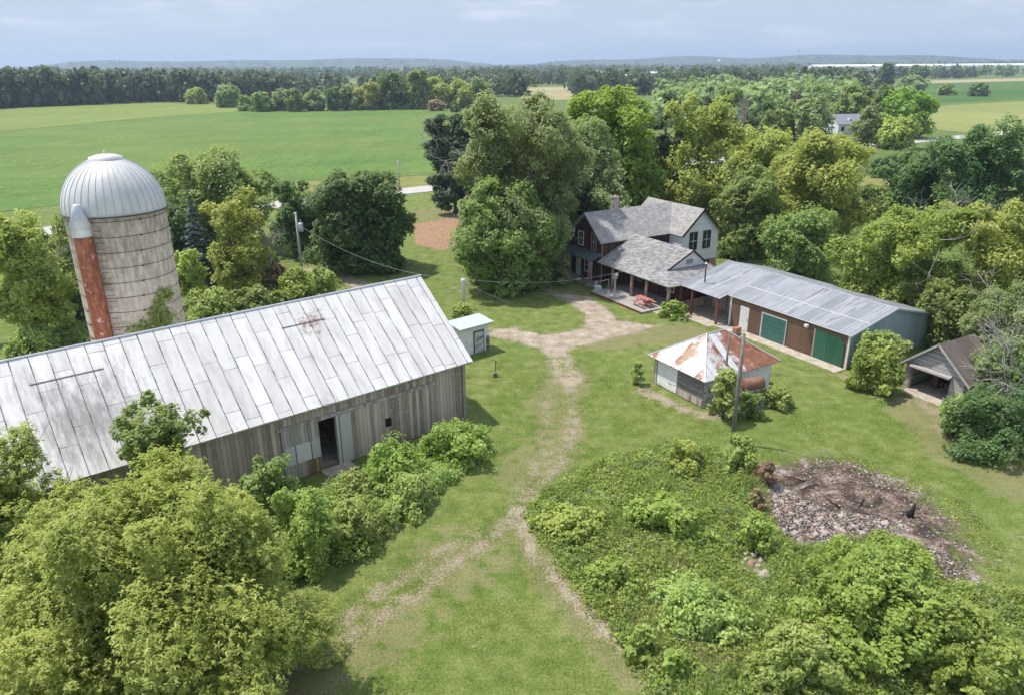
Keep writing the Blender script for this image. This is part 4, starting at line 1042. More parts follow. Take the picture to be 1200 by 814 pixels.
weeds('weeds', 'sprouting green weeds at the rim of the burnt ground', PX((960, 536), (1020, 548), (1080, 578), (1125, 612), (1150, 660), (1150, 690), (1178, 690), (1178, 640), (1130, 590), (1060, 556), (990, 530)), 110, (.05, .16), (.12, .5), .1, 'leaf_weed', 26, 68)
weeds('undergrowth', 'tall shady undergrowth filling the grove behind the house and shed', PX((700, 262), (850, 250), (1000, 245), (1178, 230), (1260, 260), (1260, 470), (1140, 430), (1100, 395), (1088, 372), (1000, 345), (920, 315), (845, 305), (850, 280), (770, 275)), 900, (.6, 2.6), (.7, 1.5), .26, 'leaf_green', 70, 71, avoid=[PX((770, 300), (850, 285), (1100, 370), (1090, 430), (990, 440))])
# mown lawn: short blades
LAWN = PX((340, 815), (390, 690), (560, 560), (585, 420), (700, 410), (760, 470), (860, 500), (1000, 470), (1178, 540), (1178, 650), (1040, 545), (890, 540), (780, 512), (620, 600), (650, 680), (760, 815))
weeds('grass', 'short mown grass of the farmyard lawn', LAWN, 22000, (.05, .12), (.2, .5), .3, 'leaf_weed', 9, 69, True)
bpy.data.objects['grass']['category'] = 'grass'

# ------------------------------------------------------------------ barn
BA = math.atan2(.63, .777)
barn = thing('barn', 'long weathered timber barn with a white sheet metal roof', 'barn', (-3.03, 43.41, 0), BA)
L0 = -34.
w_ = MB()   # front wall with the door opening x -10.05 .. -9.0
for x0, x1, z0, z1 in ((L0, -10.05, 0, 4.2), (-9.0, 0, 0, 4.2), (-10.05, -9.0, 3.05, 4.2)): w_.box(x0, x1, 0, .16, z0, z1)
w_.box(L0, 0, 10.44, 10.6, 0, 4.2)
w_.prism([(0.16, 0), (10.44, 0), (10.44, 4.2), (5.3, 8.2), (.16, 4.2)], 'x', -.16, 0)
w_.prism([(0.16, 0), (10.44, 0), (10.44, 4.2), (5.3, 8.2), (.16, 4.2)], 'x', L0, L0 + .16)
w_.build('wall', M['barn_wood'], barn)
MB().box(L0 + .3, -.3, .2, 10.4, 0, .03).build('floor', M['concrete'], barn)
rf = MB().slab([(L0 - .4, -.38, 4.08), (.42, -.38, 4.08), (.42, 5.3, 8.42), (L0 - .4, 5.3, 8.42)], .06)
rf.slab([(L0 - .4, 10.98, 4.08), (.42, 10.98, 4.08), (.42, 5.3, 8.42), (L0 - .4, 5.3, 8.42)], .06)
roof = rf.build('roof', M['barn_roof'], barn)
sl = (8.42 - 4.08) / 5.68
def rz(y): return 8.42 - (5.3 - y) * sl
for x0, x1 in ((-22.4, -19.2), (-9.9, -7.2)):
    MB().slab([(x0, 4.0, rz(4.0) + .025), (x1, 4.0, rz(4.0) + .025), (x1, 5.2, rz(5.2) + .025), (x0, 5.2, rz(5.2) + .025)], .02).build('patch_sheet', M['barn_roof'], roof)
    MB().slab([(x0, 3.95, rz(3.95) + .03), (x1, 3.95, rz(3.95) + .03), (x1, 3.997, rz(3.997) + .03), (x0, 3.997, rz(3.997) + .03)], .025).build('patch_edge', M['stone_dark'], roof)
MB().tube([(L0 - .4, 5.3, 8.44), (.42, 5.3, 8.44)], .06, 6).build('ridge_cap', M['hood'], roof)
MB().box(L0, .3, -.34, -.30, 3.96, 4.06).build('fascia', M['barn_door_wood'], barn)
MB().box(-12.4, -2.3, -.12, -.01, 3.16, 3.34).build('door_track', M['barn_door_wood'], barn)
dl = MB().box(-12.2, -10.05, -.10, -.02, 0.05, 3.14).build('sliding_door', M['barn_door_wood'], barn)
MB().box(-12.1, -10.1, -.15, -.105, 1.0, 2.1).build('grey_panel', M['grey_plank'], dl)
MB().box(-11.0, -10.1, -.14, -.105, .06, .96).build('brown_panel', M['brown_wood'], dl)
MB().box(-9.0, -2.6, -.10, -.02, .05, 3.14).build('sliding_door', M['barn_wood'], barn)
MB().box(-9.0, -8.1, -.14, -.105, .05, 3.12).build('door_plank', M['grey_plank'], barn)
MB().box(-5.9, -5.5, -.125, -.104, 1.4, 1.95).build('small_hatch', M['dark'], barn)
MB().box(-10.2, -8.4, -1.1, -.16, -.02, .09).build('door_sill', M['concrete'], barn)
MB().box(-.19, .03, -.05, .17, 0, 4.1).build('corner_board', M['barn_wood'], barn)

# ------------------------------------------------------------------ silo
u_ = np.array([math.cos(BA), math.sin(BA)]); n_ = np.array([-u_[1], u_[0]])
SC = np.array([-3.03, 43.41]) + u_ * -15.25 + n_ * 14.3
silo = thing('silo', 'round stave silo with a silver dome and red side chute', 'silo', (SC[0], SC[1], 0))
RS, RIM = 2.78, 13.45
MB().lathe([(RS, -.1), (RS, RIM)], 72).build('stave_wall', M['silo'], silo, True)
for k in range(15):
    z = .6 + k * .9
    m = MB(); m.tube([((RS + .02) * math.cos(t), (RS + .02) * math.sin(t), z) for t in np.linspace(0, 2 * math.pi, 49)], .015, 5, False)
    for q in range(5):
        t = k * 1.3 + q * 1.257; m.box(-.06, .06, -.06, .06, -.04, .04)
        for j in range(8):
            x, y, zz = m.v[-8 + j]; m.v[-8 + j] = ((RS + .05) * math.cos(t) + x * .8, (RS + .05) * math.sin(t) + y * .8, z + zz)
    m.build('hoop', M['hoop'], silo)
dp = [(RS * 1.03, RIM - .05), (RS * 1.03, RIM + .12)]
for i in range(1, 13):
    t = i / 12 * math.pi / 2 * .93; dp.append((RS * 1.03 * math.cos(t), RIM + .12 + 3.0 * math.sin(t)))
dome = MB().lathe(dp, 40).build('dome', M['dome'], silo, True)
m = MB()
for i in range(40):
    a = 2 * math.pi * i / 40
    m.tube([((r + .012) * math.cos(a), (r + .008) * math.sin(a), z + .008) for r, z in dp[1:]], .013, 4, False)
m.build('seam', M['seam'], dome)
m = MB().lathe([(.95, dp[-1][1] - .25), (.9, dp[-1][1] + .02), (.5, dp[-1][1] + .14), (.0, dp[-1][1] + .2)], 24); m.tube([(0, 0, dp[-1][1] + .1), (0, 0, dp[-1][1] + .4)], .05, 6)
m.build('cap', M['dome'], dome, True)
m = MB()
m.tube([((RS * 1.045) * math.cos(t), (RS * 1.045) * math.sin(t), RIM + .02) for t in np.linspace(0, 2 * math.pi, 49)], .05, 5, False); m.build('rim_band', M['hoop'], silo)
fa = math.atan2(-SC[1], -SC[0]) - R(38)     # the chute stands left of the side facing the drone
cc = np.array([math.cos(fa), math.sin(fa)]) * (RS + .34)
ch = MB().lathe([(.5, 0), (.5, RIM - .15)], 20, cc).build('chute', M['chute_red'], silo, True)
m = MB()
for k in range(30): m.tube([(cc[0] + .51 * math.cos(t), cc[1] + .51 * math.sin(t), .45 * k + .2) for t in np.linspace(0, 2 * math.pi, 17)], .012, 4, False)
m.build('chute_band', M['rust'], ch)
hd = MB().lathe([(.53, RIM - .95), (.53, RIM - .42), (.60, RIM - .40), (.20, RIM + .78), (.14, RIM + .86), (0, RIM + .88)], 20, cc).build('hood', M['hood'], ch, True)
# ladder irons beside the chute
fb = fa + R(15); m = MB()
for k in range(36):
    z = .5 + k * .35; e = np.array([math.cos(fb), math.sin(fb)]); s_ = np.array([-e[1], e[0]]) * .16
    p0 = e * (RS - .01); p1 = e * (RS + .16)
    m.tube([(*(p0 - s_), z), (*(p1 - s_), z), (*(p1 + s_), z), (*(p0 + s_), z)], .016, 4)
m.build('ladder_rungs', M['hoop'], silo)
# vine on the silo
vine = thing('climbing_vine', 'green vine creeping up the lower silo wall', 'vine', (SC[0], SC[1], 0))
g = np.random.default_rng(77); fc = math.atan2(-SC[1], -SC[0]); Pv, Dv = [], []; m = MB()
paths = [[(.34, 3.5), (.30, 6.0), (.42, 7.6), (.62, 8.7), (.8, 8.3)], [(.30, 5.2), (.14, 6.4), (-.02, 6.9)], [(.36, 6.0), (.56, 6.6), (.60, 7.4)], [(.26, 4.5), (.05, 5.6)], [(.3, 5.), (.5, 5.6)], [(.3, 3.5), (.42, 6.2)]]
for pth in paths:
    pts = [((RS + .04) * math.cos(fc + a), (RS + .04) * math.sin(fc + a), z) for a, z in pth]
    m.tube([((RS + .04) * math.cos(fc + pth[0][0]), (RS + .04) * math.sin(fc + pth[0][0]), 0)] + pts, .025, 5)
    for (a0, z0), (a1, z1) in zip(pth[:-1], pth[1:]):
        n = int(170 * math.hypot((a1 - a0) * 3, z1 - z0)); t = g.uniform(0, 1, n)
        wd = np.interp(z0 + (z1 - z0) * t, [3.5, 6.5, 8.8], [.5, .42, .18])
        a = a0 + (a1 - a0) * t + g.normal(size=n) * wd * .3; z = z0 + (z1 - z0) * t + g.normal(size=n) * wd * .8; r = RS + g.uniform(.06, .32, n)
        Pv.append(np.stack([r * np.cos(fc + a), r * np.sin(fc + a), z], 1)); Dv.append(np.stack([np.cos(fc + a), np.sin(fc + a), a * 0 + .4], 1))
P_ = np.vstack(Pv); N_ = nrm(np.vstack(Dv) + rdir(len(P_), g) * .6)
quads_obj('foliage', leaf_quads(P_, N_, rdir(len(P_), g), .19 * g.uniform(.6, 1.4, len(P_)), .7), g.uniform(0, .9, len(P_)), M['leaf_weed'], vine)
m.build('stem', M['bark'], vine)

# ------------------------------------------------------------------ milk house, white post, hydrant
milk = thing('milk_house', 'small white peeling milk house with a flat pale blue roof', 'shed', (-3.1, 54.8, 0), BA)
MB().box(-1.0, 1.7, .15, 1.55, 0, 2.35).build('wall', M['peel_white'], milk)
MB().slab([(-1.3, -.2, 2.42), (2.0, -.2, 2.42), (2.0, 1.75, 2.62), (-1.3, 1.75, 2.62)], .1).build('roof', M['milk_roof'], milk)
d_ = MB().box(.25, 1.15, .10, .148, .05, 1.75).build('door', M['peel_siding'], milk)
m = MB()
for x in (.2, 1.15): m.box(x, x + .07, .085, .148, .05, 1.85)
m.box(.2, 1.22, .085, .148, 1.78, 1.86); m.build('door_frame', M['rust_pipe'], d_)
MB().box(1.45, 1.75, .10, .148, 0, 1.2).build('bare_board', M['bare_siding'], milk)
wp = thing('white_post', 'thick white wooden post behind the milk house', 'post', tuple(G(544, 362)))
MB().tube([(0, 0, -.1), (0, 0, 2.75), (0, 0, 2.92)], [.2, .18, .17], 12).build('shaft', M['white_post'], wp, True)
MB().box(-.28, .28, -.09, .09, 2.6, 2.78).build('cross_arm', M['white_post'], wp)
for x in (-.2, .2): MB().lathe([(0, 2.78), (.04, 2.78), (.05, 2.86), (.03, 2.92), (0, 2.93)], 10, (x, 0)).build('insulator', M['white'], wp, True)
hy = thing('yard_hydrant', 'thin dark yard hydrant on the lawn right of the barn', 'hydrant', tuple(G(581, 441)))
MB().tube([(0, 0, 0), (0, 0, 1.25)], .028, 8).tube([(0, 0, 1.2), (.2, 0, 1.08)], .025, 6).build('pipe', M['black'], hy)
MB().tube([(0, 0, 1.25), (-.22, 0, 1.36)], .018, 6).build('handle', M['black'], hy)
MB().box(-.18, .12, -.16, .14, 0, .32).build('base_block', M['stone_dark'], hy)

# ------------------------------------------------------------------ utility poles and cables
def upole(name, label, px, by, ty, r, mat='pole_grey', arm=False, trafo=False, lean=(0, 0)):
    p = G(px, by); H = height_of(p, ty)
    o = thing(name, label, 'pole', tuple(p))
    MB().tube([(0, 0, -.2), (lean[0] * .5, lean[1] * .5, H * .5), (lean[0], lean[1], H)], [r, r * .88, r * .72], 10).build('shaft', M[mat], o, True)
    if arm:
        a = MB().box(-1.1, 1.1, -.06, .06, H - .55, H - .4).build('cross_arm', M[mat], o)
        for x in (-1., 0, 1.): MB().lathe([(0, H - .4), (.05, H - .4), (.06, H - .3), (0, H - .24)], 8, (x, 0)).build('insulator', M['white'], a)
    if trafo:
        t_ = MB().lathe([(0, H - 2.0), (.25, H - 2.0), (.27, H - 1.9), (.27, H - 1.15), (.22, H - 1.08), (0, H - 1.05)], 16, (.42, -.1)).build('transformer', M['galv'], o, True)
        MB().tube([(.42, -.1, H - 1.06), (.42, -.1, H - .75)], .045, 6).build('bushing', M['white'], t_)
        MB().box(.05, .3, -.14, -.06, H - 1.7, H - 1.62).build('bracket', M['galv'], o)
        MB().tube([(-.22, 0, H - .1), (.0, 0, H - .1)], .05, 6).build('insulator', M['white'], o)
    return o, H
polL, HL = upole('utility_pole', 'grey utility pole carrying a transformer behind the barn', 355, 328, 249, .15, 'pole_grey', False, True)
upole('utility_pole', 'distant utility pole by the road at the bean field', 468, 219, 188, .14, 'pole_grey', True)
upole('bare_pole', 'tall bare wooden pole in front of the rusty-roofed shed', 858, 518, 391, .13, 'pole_wood')
upole('bare_pole', 'shorter dark pole rising from the vine bush', 847, 468, 389, .085, 'pole_wood')
def cable(label, a, b, sag, r=.013):
    a = np.array(a, float); b = np.array(b, float); pts = []
    for t in np.linspace(0, 1, 22):
        p = a + (b - a) * t; p[2] -= sag * 4 * t * (1 - t); pts.append(tuple(p - a))
    o = MB().tube(pts, r, 5).build('cable', M['wire']); o.location = tuple(a)
    return tag(o, label, 'cable')
pl = G(355, 328); pw = G(544, 362); KH = (9.40, 74.44)
cable('sagging service cable from the transformer pole to the white post', (pl[0], pl[1], HL - 1.2), (pw[0] - .2, pw[1], 2.9), 1.3)
ab = lambda x, y: (KH[0] + x * .8646 - y * .5024, KH[1] + x * .5024 + y * .8646)
cable('service cable from the white post to the farmhouse porch', (pw[0] + .2, pw[1], 2.9), (*ab(-.75, -4.2), 2.5), .7)
ga = G(607, 359)
cable('taut guy cable from the white post down to the lawn', (pw[0], pw[1], 2.6), (ga[0], ga[1], .02), .1)

# ------------------------------------------------------------------ machine shed
TH = R(30.16)
shed = thing('machine_shed', 'long brown machine shed with blue grey gable and metal roof', 'shed', (24.90, 51.44, 0), TH)
# local x: away to the right, y: away to the left
MB().box(0, .12, .02, 11.7, 0, 2.72).build('front_wall', M['shed_brown'], shed)
MB().prism([(0, 0), (9.9, 0), (9.9, 2.66), (4.9, 3.86), (0, 2.7)], 'y', -.1, .02).build('gable_wall', M['shed_blue'], shed)
m = MB().box(9.8, 9.9, .02, 16.6, 0, 2.6).box(.12, 9.8, 11.6, 11.7, 0, 2.6); m.build('rear_wall', M['shed_blue'], shed)
rf = MB().slab([(-.12, -.35, 2.765), (-.12, 11.95, 2.765), (4.9, 11.95, 3.97), (4.9, -.35, 3.97)], .05)
rf.slab([(-1.15, 11.95, 2.515), (-1.15, 17.1, 2.515), (4.9, 17.1, 3.97), (4.9, 11.95, 3.97)], .05)
rf.slab([(10.2, -.35, 2.70), (10.2, 17.1, 2.70), (4.9, 17.1, 3.97), (4.9, -.35, 3.97)], .05)
sroof = rf.build('roof', M['shed_roof'], shed)
MB().tube([(4.9, -.35, 3.98), (4.9, 17.1, 3.98)], .05, 6).build('ridge_cap', M['galv'], sroof)
MB().box(-.17, -.125, -.35, 11.9, 2.66, 2.74).build('gutter', M['white'], shed)
MB().slab([(-.14, -.38, 2.79), (-.14, -.34, 2.79), (4.9, -.34, 4.0), (4.9, -.38, 4.0)], .14).slab([(10.2, -.38, 2.72), (10.2, -.34, 2.72), (4.9, -.34, 4.0), (4.9, -.38, 4.0)], .14).build('rake_trim', M['hood'], shed)
MB().slab([(1.9, -.20, 3.255), (1.9, 11.9, 3.255), (2.02, 11.9, 3.284), (2.02, -.2, 3.284)], .02).build('sheet_lap', M['seam'], sroof)
MB().box(-.05, .10, -.16, .0, 0, 2.68).build('corner_trim', M['white'], shed)
MB().box(-.04, .0, 11.55, 11.75, 0, 2.68).build('corner_trim', M['white'], shed)
d_ = MB().box(-.05, -.003, 9.55, 10.5, .06, 2.1).build('door', M['white'], shed)
MB().box(-.09, -.052, 9.64, 9.70, 1.0, 1.1).build('handle', M['black'], d_)
m = MB()
for i in range(5): m.box(-.05, -.003, 5.65, 8.05, .05 + i * .41, .05 + i * .41 + .392)
gd = m.build('garage_door', M['teal_door'], shed)
m = MB(); m.box(-.07, -.003, 8.05, 8.17, .04, 2.2).box(-.07, -.003, 5.58, 5.65, .04, 2.2).box(-.068, -.003, 5.65, 8.05, 2.1, 2.2); m.build('frame', M['hood'], gd)
bd = MB().prism([(.22, .05), (2.85, .05), (2.85, 2.28), (.75, 2.28), (.45, 2.17), (.26, 1.9), (.22, 1.6)], 'x', -.06, -.003).build('barn_door', M['green_door'], shed)
MB().box(-.062, -.003, 2.85, 2.95, .04, 2.32).build('door_trim', M['concrete'], bd)
MB().box(-.2, -.42, 3.4, 3.7, 2.3, 2.5).build('lamp', M['white'], shed)
ap = MB().box(-1.25, -.09, -.2, 12.2, -.02, .06).box(-1.9, 4., 12.2, 17.4, -.02, .045); ap.build('apron', M['concrete'], shed)
for y in (12.3, 15.4, 16.9): MB().box(-1.05, -.88, y - .09, y + .09, 0, 2.5).build('carport_post', M['red_wood'], shed)
MB().tube([(-.9, 16.3, .05), (-.9, 16.9, 1.6)], .06, 6).build('brace', M['red_wood'], shed)
MB().box(2.6, 2.7, 12., 17.0, 0, 3.25).build('plank_wall', M['barn_wood'], shed)
MB().box(-.98, 2.6, 16.9, 17., 0, .9).build('low_wall', M['barn_wood'], shed)
pp = MB().tube([(.2, 15.2, 2.75), (.2, 15.2, 4.75)], .07, 8).build('stove_pipe', M['rust_pipe'], shed)
MB().lathe([(.14, 4.68), (.15, 4.72), (.0, 4.9)], 10, (.2, 15.2)).build('pipe_cap', M['galv'], pp)
MB().lathe([(.2, 2.80), (.12, 2.95), (.08, 3.0)], 10, (.2, 15.2)).build('flashing', M['galv'], pp)

# ------------------------------------------------------------------ farmhouse
house = thing('farmhouse', 'old farmhouse with white gable, dark wood wing and grey shingle roofs', 'house', (*KH, 0), TH)
SLP = .88
MB().prism([(.15, 0), (5.85, 0), (5.85, 4.5), (3., 6.95), (.15, 4.5)], 'x', 0, 9.).build('wing_wall', M['dark_wood'], house)
MB().prism([(8.98, 1.45), (14.22, 1.45), (14.22, 4.45), (11.6, 6.9), (8.98, 4.45)], 'y', -1.75, 6.8).build('gable_wall', M['white_siding'], house)
MB().box(8.96, 14.24, -1.78, 6.82, 0, 1.45).build('brick_base', M['brick'], house)
T_ = .13; e0, rr_ = 4.42, 7.08
rf = MB()
rf.slab([(-.38, -.12, e0), (8.72, -.12, e0), (11.6, 3., rr_), (-.38, 3., rr_)], T_)
rf.slab([(-.38, 6.12, e0), (8.72, 6.12, e0), (11.6, 3., rr_), (-.38, 3., rr_)], T_)
rf.slab([(8.72, -2.1, e0), (11.6, -2.1, rr_), (11.6, 3., rr_), (8.72, -.12, e0)], T_)
rf.slab([(8.72, 7.05, e0), (11.6, 7.05, rr_), (11.6, 3., rr_), (8.72, 6.12, e0)], T_)
rf.slab([(14.48, -2.1, e0), (11.6, -2.1, rr_), (11.6, 7.05, rr_), (14.48, 7.05, e0)], T_)
hroof = rf.build('roof', M['shingle'], house)
cm = MB().box(3.3, 3.9, 2.7, 3.3, 6.6, 8.25).build('chimney', M['chimney'], hroof)
MB().box(3.24, 3.96, 2.64, 3.36, 8.25, 8.4).box(3.42, 3.78, 2.82, 3.18, 8.4, 8.5).build('chimney_cap', M['chimney'], cm)
MB().tube([(12.3, .5, 6.3), (12.3, .5, 6.75)], .06, 6).build('vent_pipe', M['galv'], hroof)
m = MB()   # rake boards of the white gable
m.slab([(8.66, -2.13, e0 + .02), (8.66, -2.09, e0 + .02), (11.6, -2.09, rr_ + .02), (11.6, -2.13, rr_ + .02)], .22)
m.slab([(14.54, -2.13, e0 + .02), (14.54, -2.09, e0 + .02), (11.6, -2.09, rr_ + .02), (11.6, -2.13, rr_ + .02)], .22)
m.build('rake_board', M['dark_wood'], house)
def window(parent, axis, at, c, z0, z1, w, out, frame='dark_wood'):
    """window on plane axis=at, centre c, from z0 to z1, facing 'out' (+1/-1)"""
    def bx(m, a0, a1, d0, d1, q0, q1):
        lo, hi = sorted((at + out * d0, at + out * d1))
        return m.box(a0, a1, lo, hi, q0, q1) if axis == 'y' else m.box(lo, hi, a0, a1, q0, q1)
    f = MB(); t = .09
    bx(f, c - w / 2 - t, c - w / 2, .004, .08, z0 - t, z1 + t); bx(f, c + w / 2, c + w / 2 + t, .004, .08, z0 - t, z1 + t)
    bx(f, c - w / 2, c + w / 2, .004, .08, z1, z1 + t); bx(f, c - w / 2, c + w / 2, .004, .10, z0 - t, z0)
    fo = f.build('window', M[frame], parent)
    bx(MB(), c - w / 2, c + w / 2, .006, .025, z0, z1).build('pane', M['glass'], fo)
    s = MB(); zm = (z0 + z1) / 2; bx(s, c - w / 2, c + w / 2, .027, .05, zm - .03, zm + .03); bx(s, c - .02, c + .02, .027, .045, z0, zm - .03); bx(s, c - .02, c + .02, .027, .045, zm + .03, z1)
    s.build('sash', M['white'], fo)
    return fo
window(house, 'y', -1.75, 10.62, 2.8, 4.55, .9, -1)
window(house, 'y', -1.75, 12.55, 2.8, 4.55, .9, -1)
window(house, 'y', -1.78, 12.7, .5, 1.3, .7, -1)
window(house, 'x', 0, 3.9, 3.55, 4.9, .8, -1, 'white')
window(house, 'x', 0, 1.6, 3.4, 5.0, .7, -1, 'post_wood')
window(house, 'x', 0, 2.6, .9, 2.2, .9, -1, 'white')
MB().box(-.05, -.004, 3.8, 4.7, .1, 2.1).build('door', M['white'], house)
MB().box(-.06, .0, .06, .2, 0, 4.4).build('corner_board', M['post_wood'], house)
# lean-to porch on the wing end
MB().slab([(0, .1, 3.22), (-1.45, .1, 2.72), (-1.45, 8., 2.72), (0, 8., 3.22)], .12).build('porch_roof', M['shingle_porch'], house)
for y in (.25, .7, 4., 7.7): MB().box(-1.3, -1.18, y - .06, y + .06, 0, 2.7).build('porch_post', M['post_wood'], house)
MB().box(-1.5, 0, .1, 8., -.02, .15).build('porch_floor', M['deck_wood'], house)
# kitchen wing with the Dutch gable
E0 = (-.75, -10.9, 2.53); G0 = (.95, -8.7, 3.36); G1 = (6.05, -8.7, 3.36); E1 = (7.35, -10.9, 2.5)
rf = MB()
rf.slab([(-.75, .05, 2.53), E0, G0, (4.1, -8.7, 4.9), (4.1, .05, 4.9)], .11)
rf.slab([(7.35, -1.8, 2.5), (7.35, -10.9, 2.5), (6.05, -8.7, 3.46), (4.1, -8.7, 4.9), (4.1, -1.8, 4.9)], .11)
rf.slab([E0, E1, G1, G0], .1)
kroof = rf.build('kitchen_roof', M['shingle_dark'], house)
MB().prism([(1.0, 3.36), (6.0, 3.36), (4.1, 4.8)], 'y', -8.62, -8.5).build('kitchen_gable', M['white_siding'], house)
m = MB()
m.slab([(.9, -8.74, 3.42), (.9, -8.70, 3.42), (4.1, -8.70, 4.95), (4.1, -8.74, 4.95)], .16).slab([(6.1, -8.74, 3.42), (6.1, -8.70, 3.42), (4.1, -8.70, 4.95), (4.1, -8.74, 4.95)], .16)
m.build('rake_board', M['dark_wood'], kroof)
MB().box(3.3, 4.1, -8.67, -8.625, 3.65, 4.1).build('gable_vent', M['far_roof'], house)
MB().box(2.0, 2.12, -8.6, .1, 0, 3.7).box(2.0, 2.12, -9.9, -8.6, 0, 2.5).build('kitchen_wall', M['dark_wood'], house)
MB().box(2.12, 6.9, -9.9, -9.78, 0, 2.75).build('end_wall', M['red_wood'], house)
window(house, 'x', 2.0, -3.4, 1.1, 2.1, 1., -1, 'post_wood')
window(house, 'x', 2.0, -8.2, 1.1, 2.1, .9, -1, 'white')
MB().box(1.95, 1.996, -6.3, -5.4, .3, 2.2).build('door', M['red_wood'], house)
for y in (-2.2, -5.2, -7.4, -10.5): MB().tube([(-.35, y, .2), (-.35, y, 1.4), (-.35, y, 2.55)], [.19, .16, .17], 9).build('log_post', M['post_wood'], house, True)
deck = MB().box(-2.7, 1.99, -9.7, -1.7, -.02, .2); deck.build('deck', M['deck_wood'], house)
MB().box(-2.78, -2.702, -9.75, -1.7, -.02, .17).build('deck_edge', M['red_wood'], house)
MB().box(-1.5, 3., -13., -9.72, -.02, .06).build('walkway', M['concrete'], house)

# things on the deck
def at_house(x, y): p = ab(x, y); return p
pt = thing('picnic_table', 'red wooden picnic table on the deck', 'picnic table', (*at_house(-1.3, -8.2), .2), TH + R(90))
m = MB()
for i in range(4): m.box(-.9, .9, -.36 + i * .18, -.36 + i * .18 + .165, .72, .76)
m.build('tabletop', M['red'], pt)
for s in (-1, 1): MB().box(-.9, .9, s * .68 - .13, s * .68 + .13, .42, .46).build('bench', M['red'], pt)
for x in (-.62, .62):
    for s in (-1, 1): MB().tube([(x, s * .22, .72), (x, s * .62, 0)], .05, 5).build('leg', M['red'], pt)
    MB().box(x - .03, x + .03, -.76, .76, .35, .42).build('brace', M['red'], pt)
ac = thing('cooler', 'pale blue-white cooler box at the deck corner', 'cooler', (*at_house(-2.1, -2.1), .2), TH)
MB().box(-.24, .24, -.3, .3, 0, .45).build('body', M['milk_roof'], ac); MB().box(-.26, .26, -.32, .32, .45, .53).build('lid', M['white'], ac)
gl = thing('barbecue_grill', 'black barbecue grill beside the lean-to porch', 'grill', (*at_house(-1.9, .9), 0), TH)
MB().lathe([(0, .62), (.22, .65), (.32, .82), (.32, .88), (.24, 1.05), (0, 1.12)], 16).build('bowl', M['black'], gl, True)
for a in (0, 2.1, 4.2): MB().tube([(.2 * math.cos(a), .2 * math.sin(a), .68), (.34 * math.cos(a), .34 * math.sin(a), 0)], .02, 5).build('leg', M['black'], gl)
MB().box(-.45, -.3, -.25, .25, .8, .84).build('side_shelf', M['white'], gl)
bh = thing('birdhouse_post', 'grey wooden post with a small birdhouse on the deck', 'birdhouse', (*at_house(-1.6, -4.2), .2), TH)
MB().box(-.06, .06, -.06, .06, 0, 1.7).build('post', M['pole_grey'], bh)
MB().box(-.16, .16, -.14, .14, 1.7, 2.05).build('box', M['pole_grey'], bh)
MB().slab([(-.22, -.2, 2.05), (.22, -.2, 2.05), (.22, 0, 2.22), (-.22, 0, 2.22)], .02).slab([(-.22, .2, 2.05), (.22, .2, 2.05), (.22, 0, 2.22), (-.22, 0, 2.22)], .02).build('roof', M['pole_grey'], bh)
hp = thing('hitching_post', 'short pale post at the deck edge', 'post', (*at_house(-2.55, -4.4), .2), TH)
MB().box(-.07, .07, -.07, .07, 0, .62).build('shaft', M['white_post'], hp); MB().box(-.09, .09, -.09, .09, .62, .68).build('cap', M['white_post'], hp)
rl = thing('rope_rail', 'pale rope rail at the left end of the deck', 'railing', (*at_house(-1.2, -1.75), .2), TH)
for x in (-.9, .7): MB().box(x - .05, x + .05, -.05, .05, 0, .95).build('post', M['pole_grey'], rl)
MB().tube([(-.9, 0, .9), (-.1, 0, .82), (.7, 0, .9)], .03, 6).build('rope', M['white'], rl)

# ------------------------------------------------------------------ rusty-roofed shed
hip = thing('hip_roof_shed', 'small peeling white shed under a rusty hipped metal roof', 'shed', (12.67, 44.82, 0), TH)
MB().box(0, 6.3, 0, 4.9, 0, 2.15).build('wall', M['peel_siding'], hip)
MB().box(-.05, -.003, 2.55, 4.55, .12, 2.02).build('sliding_door', M['peel_white'], hip)
MB().box(-.04, -.003, .02, 2.5, .0, 2.1).build('bare_wall', M['bare_siding'], hip)
MB().box(-.06, -.042, .1, 2.4, .08, .55).build('base_boards', M['barn_wood'], hip)
MB().box(-.055, -.003, 4.6, 4.92, 0, 2.1).build('corner_board', M['barn_wood'], hip)
MB().box(.9, 6.2, -.035, -.003, .1, 2.05).build('painted_side', M['peel_white'], hip)
EZ, RZ = 2.12, 4.05; c4 = [(-.4, -.4), (6.75, -.4), (6.75, 5.3), (-.4, 5.3)]
Ra, Rb = (2.3, 2.45, RZ), (4.0, 2.45, RZ); q = [(x, y, EZ) for x, y in c4]
rf = MB(); rf.slab([q[0], q[1], Rb, Ra], .05); rf.slab([q[1], q[2], Rb], .05); rf.slab([q[2], q[3], Ra, Rb], .05); rf.slab([q[3], q[0], Ra], .05)
hr = rf.build('roof', M['hip_roof'], hip)
m = MB()
for a, b in ((q[0], Ra), (q[3], Ra), (q[1], Rb), (q[2], Rb), (Ra, Rb)): m.tube([(a[0], a[1], a[2] + .02), (b[0], b[1], b[2] + .02)], .045, 5)
m.build('hip_cap', M['hood'], hr)
tk = thing('fuel_tank', 'rusty horizontal fuel tank on legs beside the hipped shed', 'tank', (16.0, 45.2, 0), R(20))
m = MB(); prof = [(0, -.72), (.36, -.72), (.44, -.66), (.44, .66), (.36, .72), (0, .72)]
seg = 20; k = len(prof); n0 = 0
for i in range(seg):
    t = 2 * math.pi * i / seg
    for r, x in prof: m.v.append((x, r * math.cos(t), 1.6 + r * math.sin(t)))
for i in range(seg):
    for s in range(k - 1): m.f.append((i * k + s, ((i + 1) % seg) * k + s, ((i + 1) % seg) * k + s + 1, i * k + s + 1))
m.build('tank_body', M['rust'], tk, True)
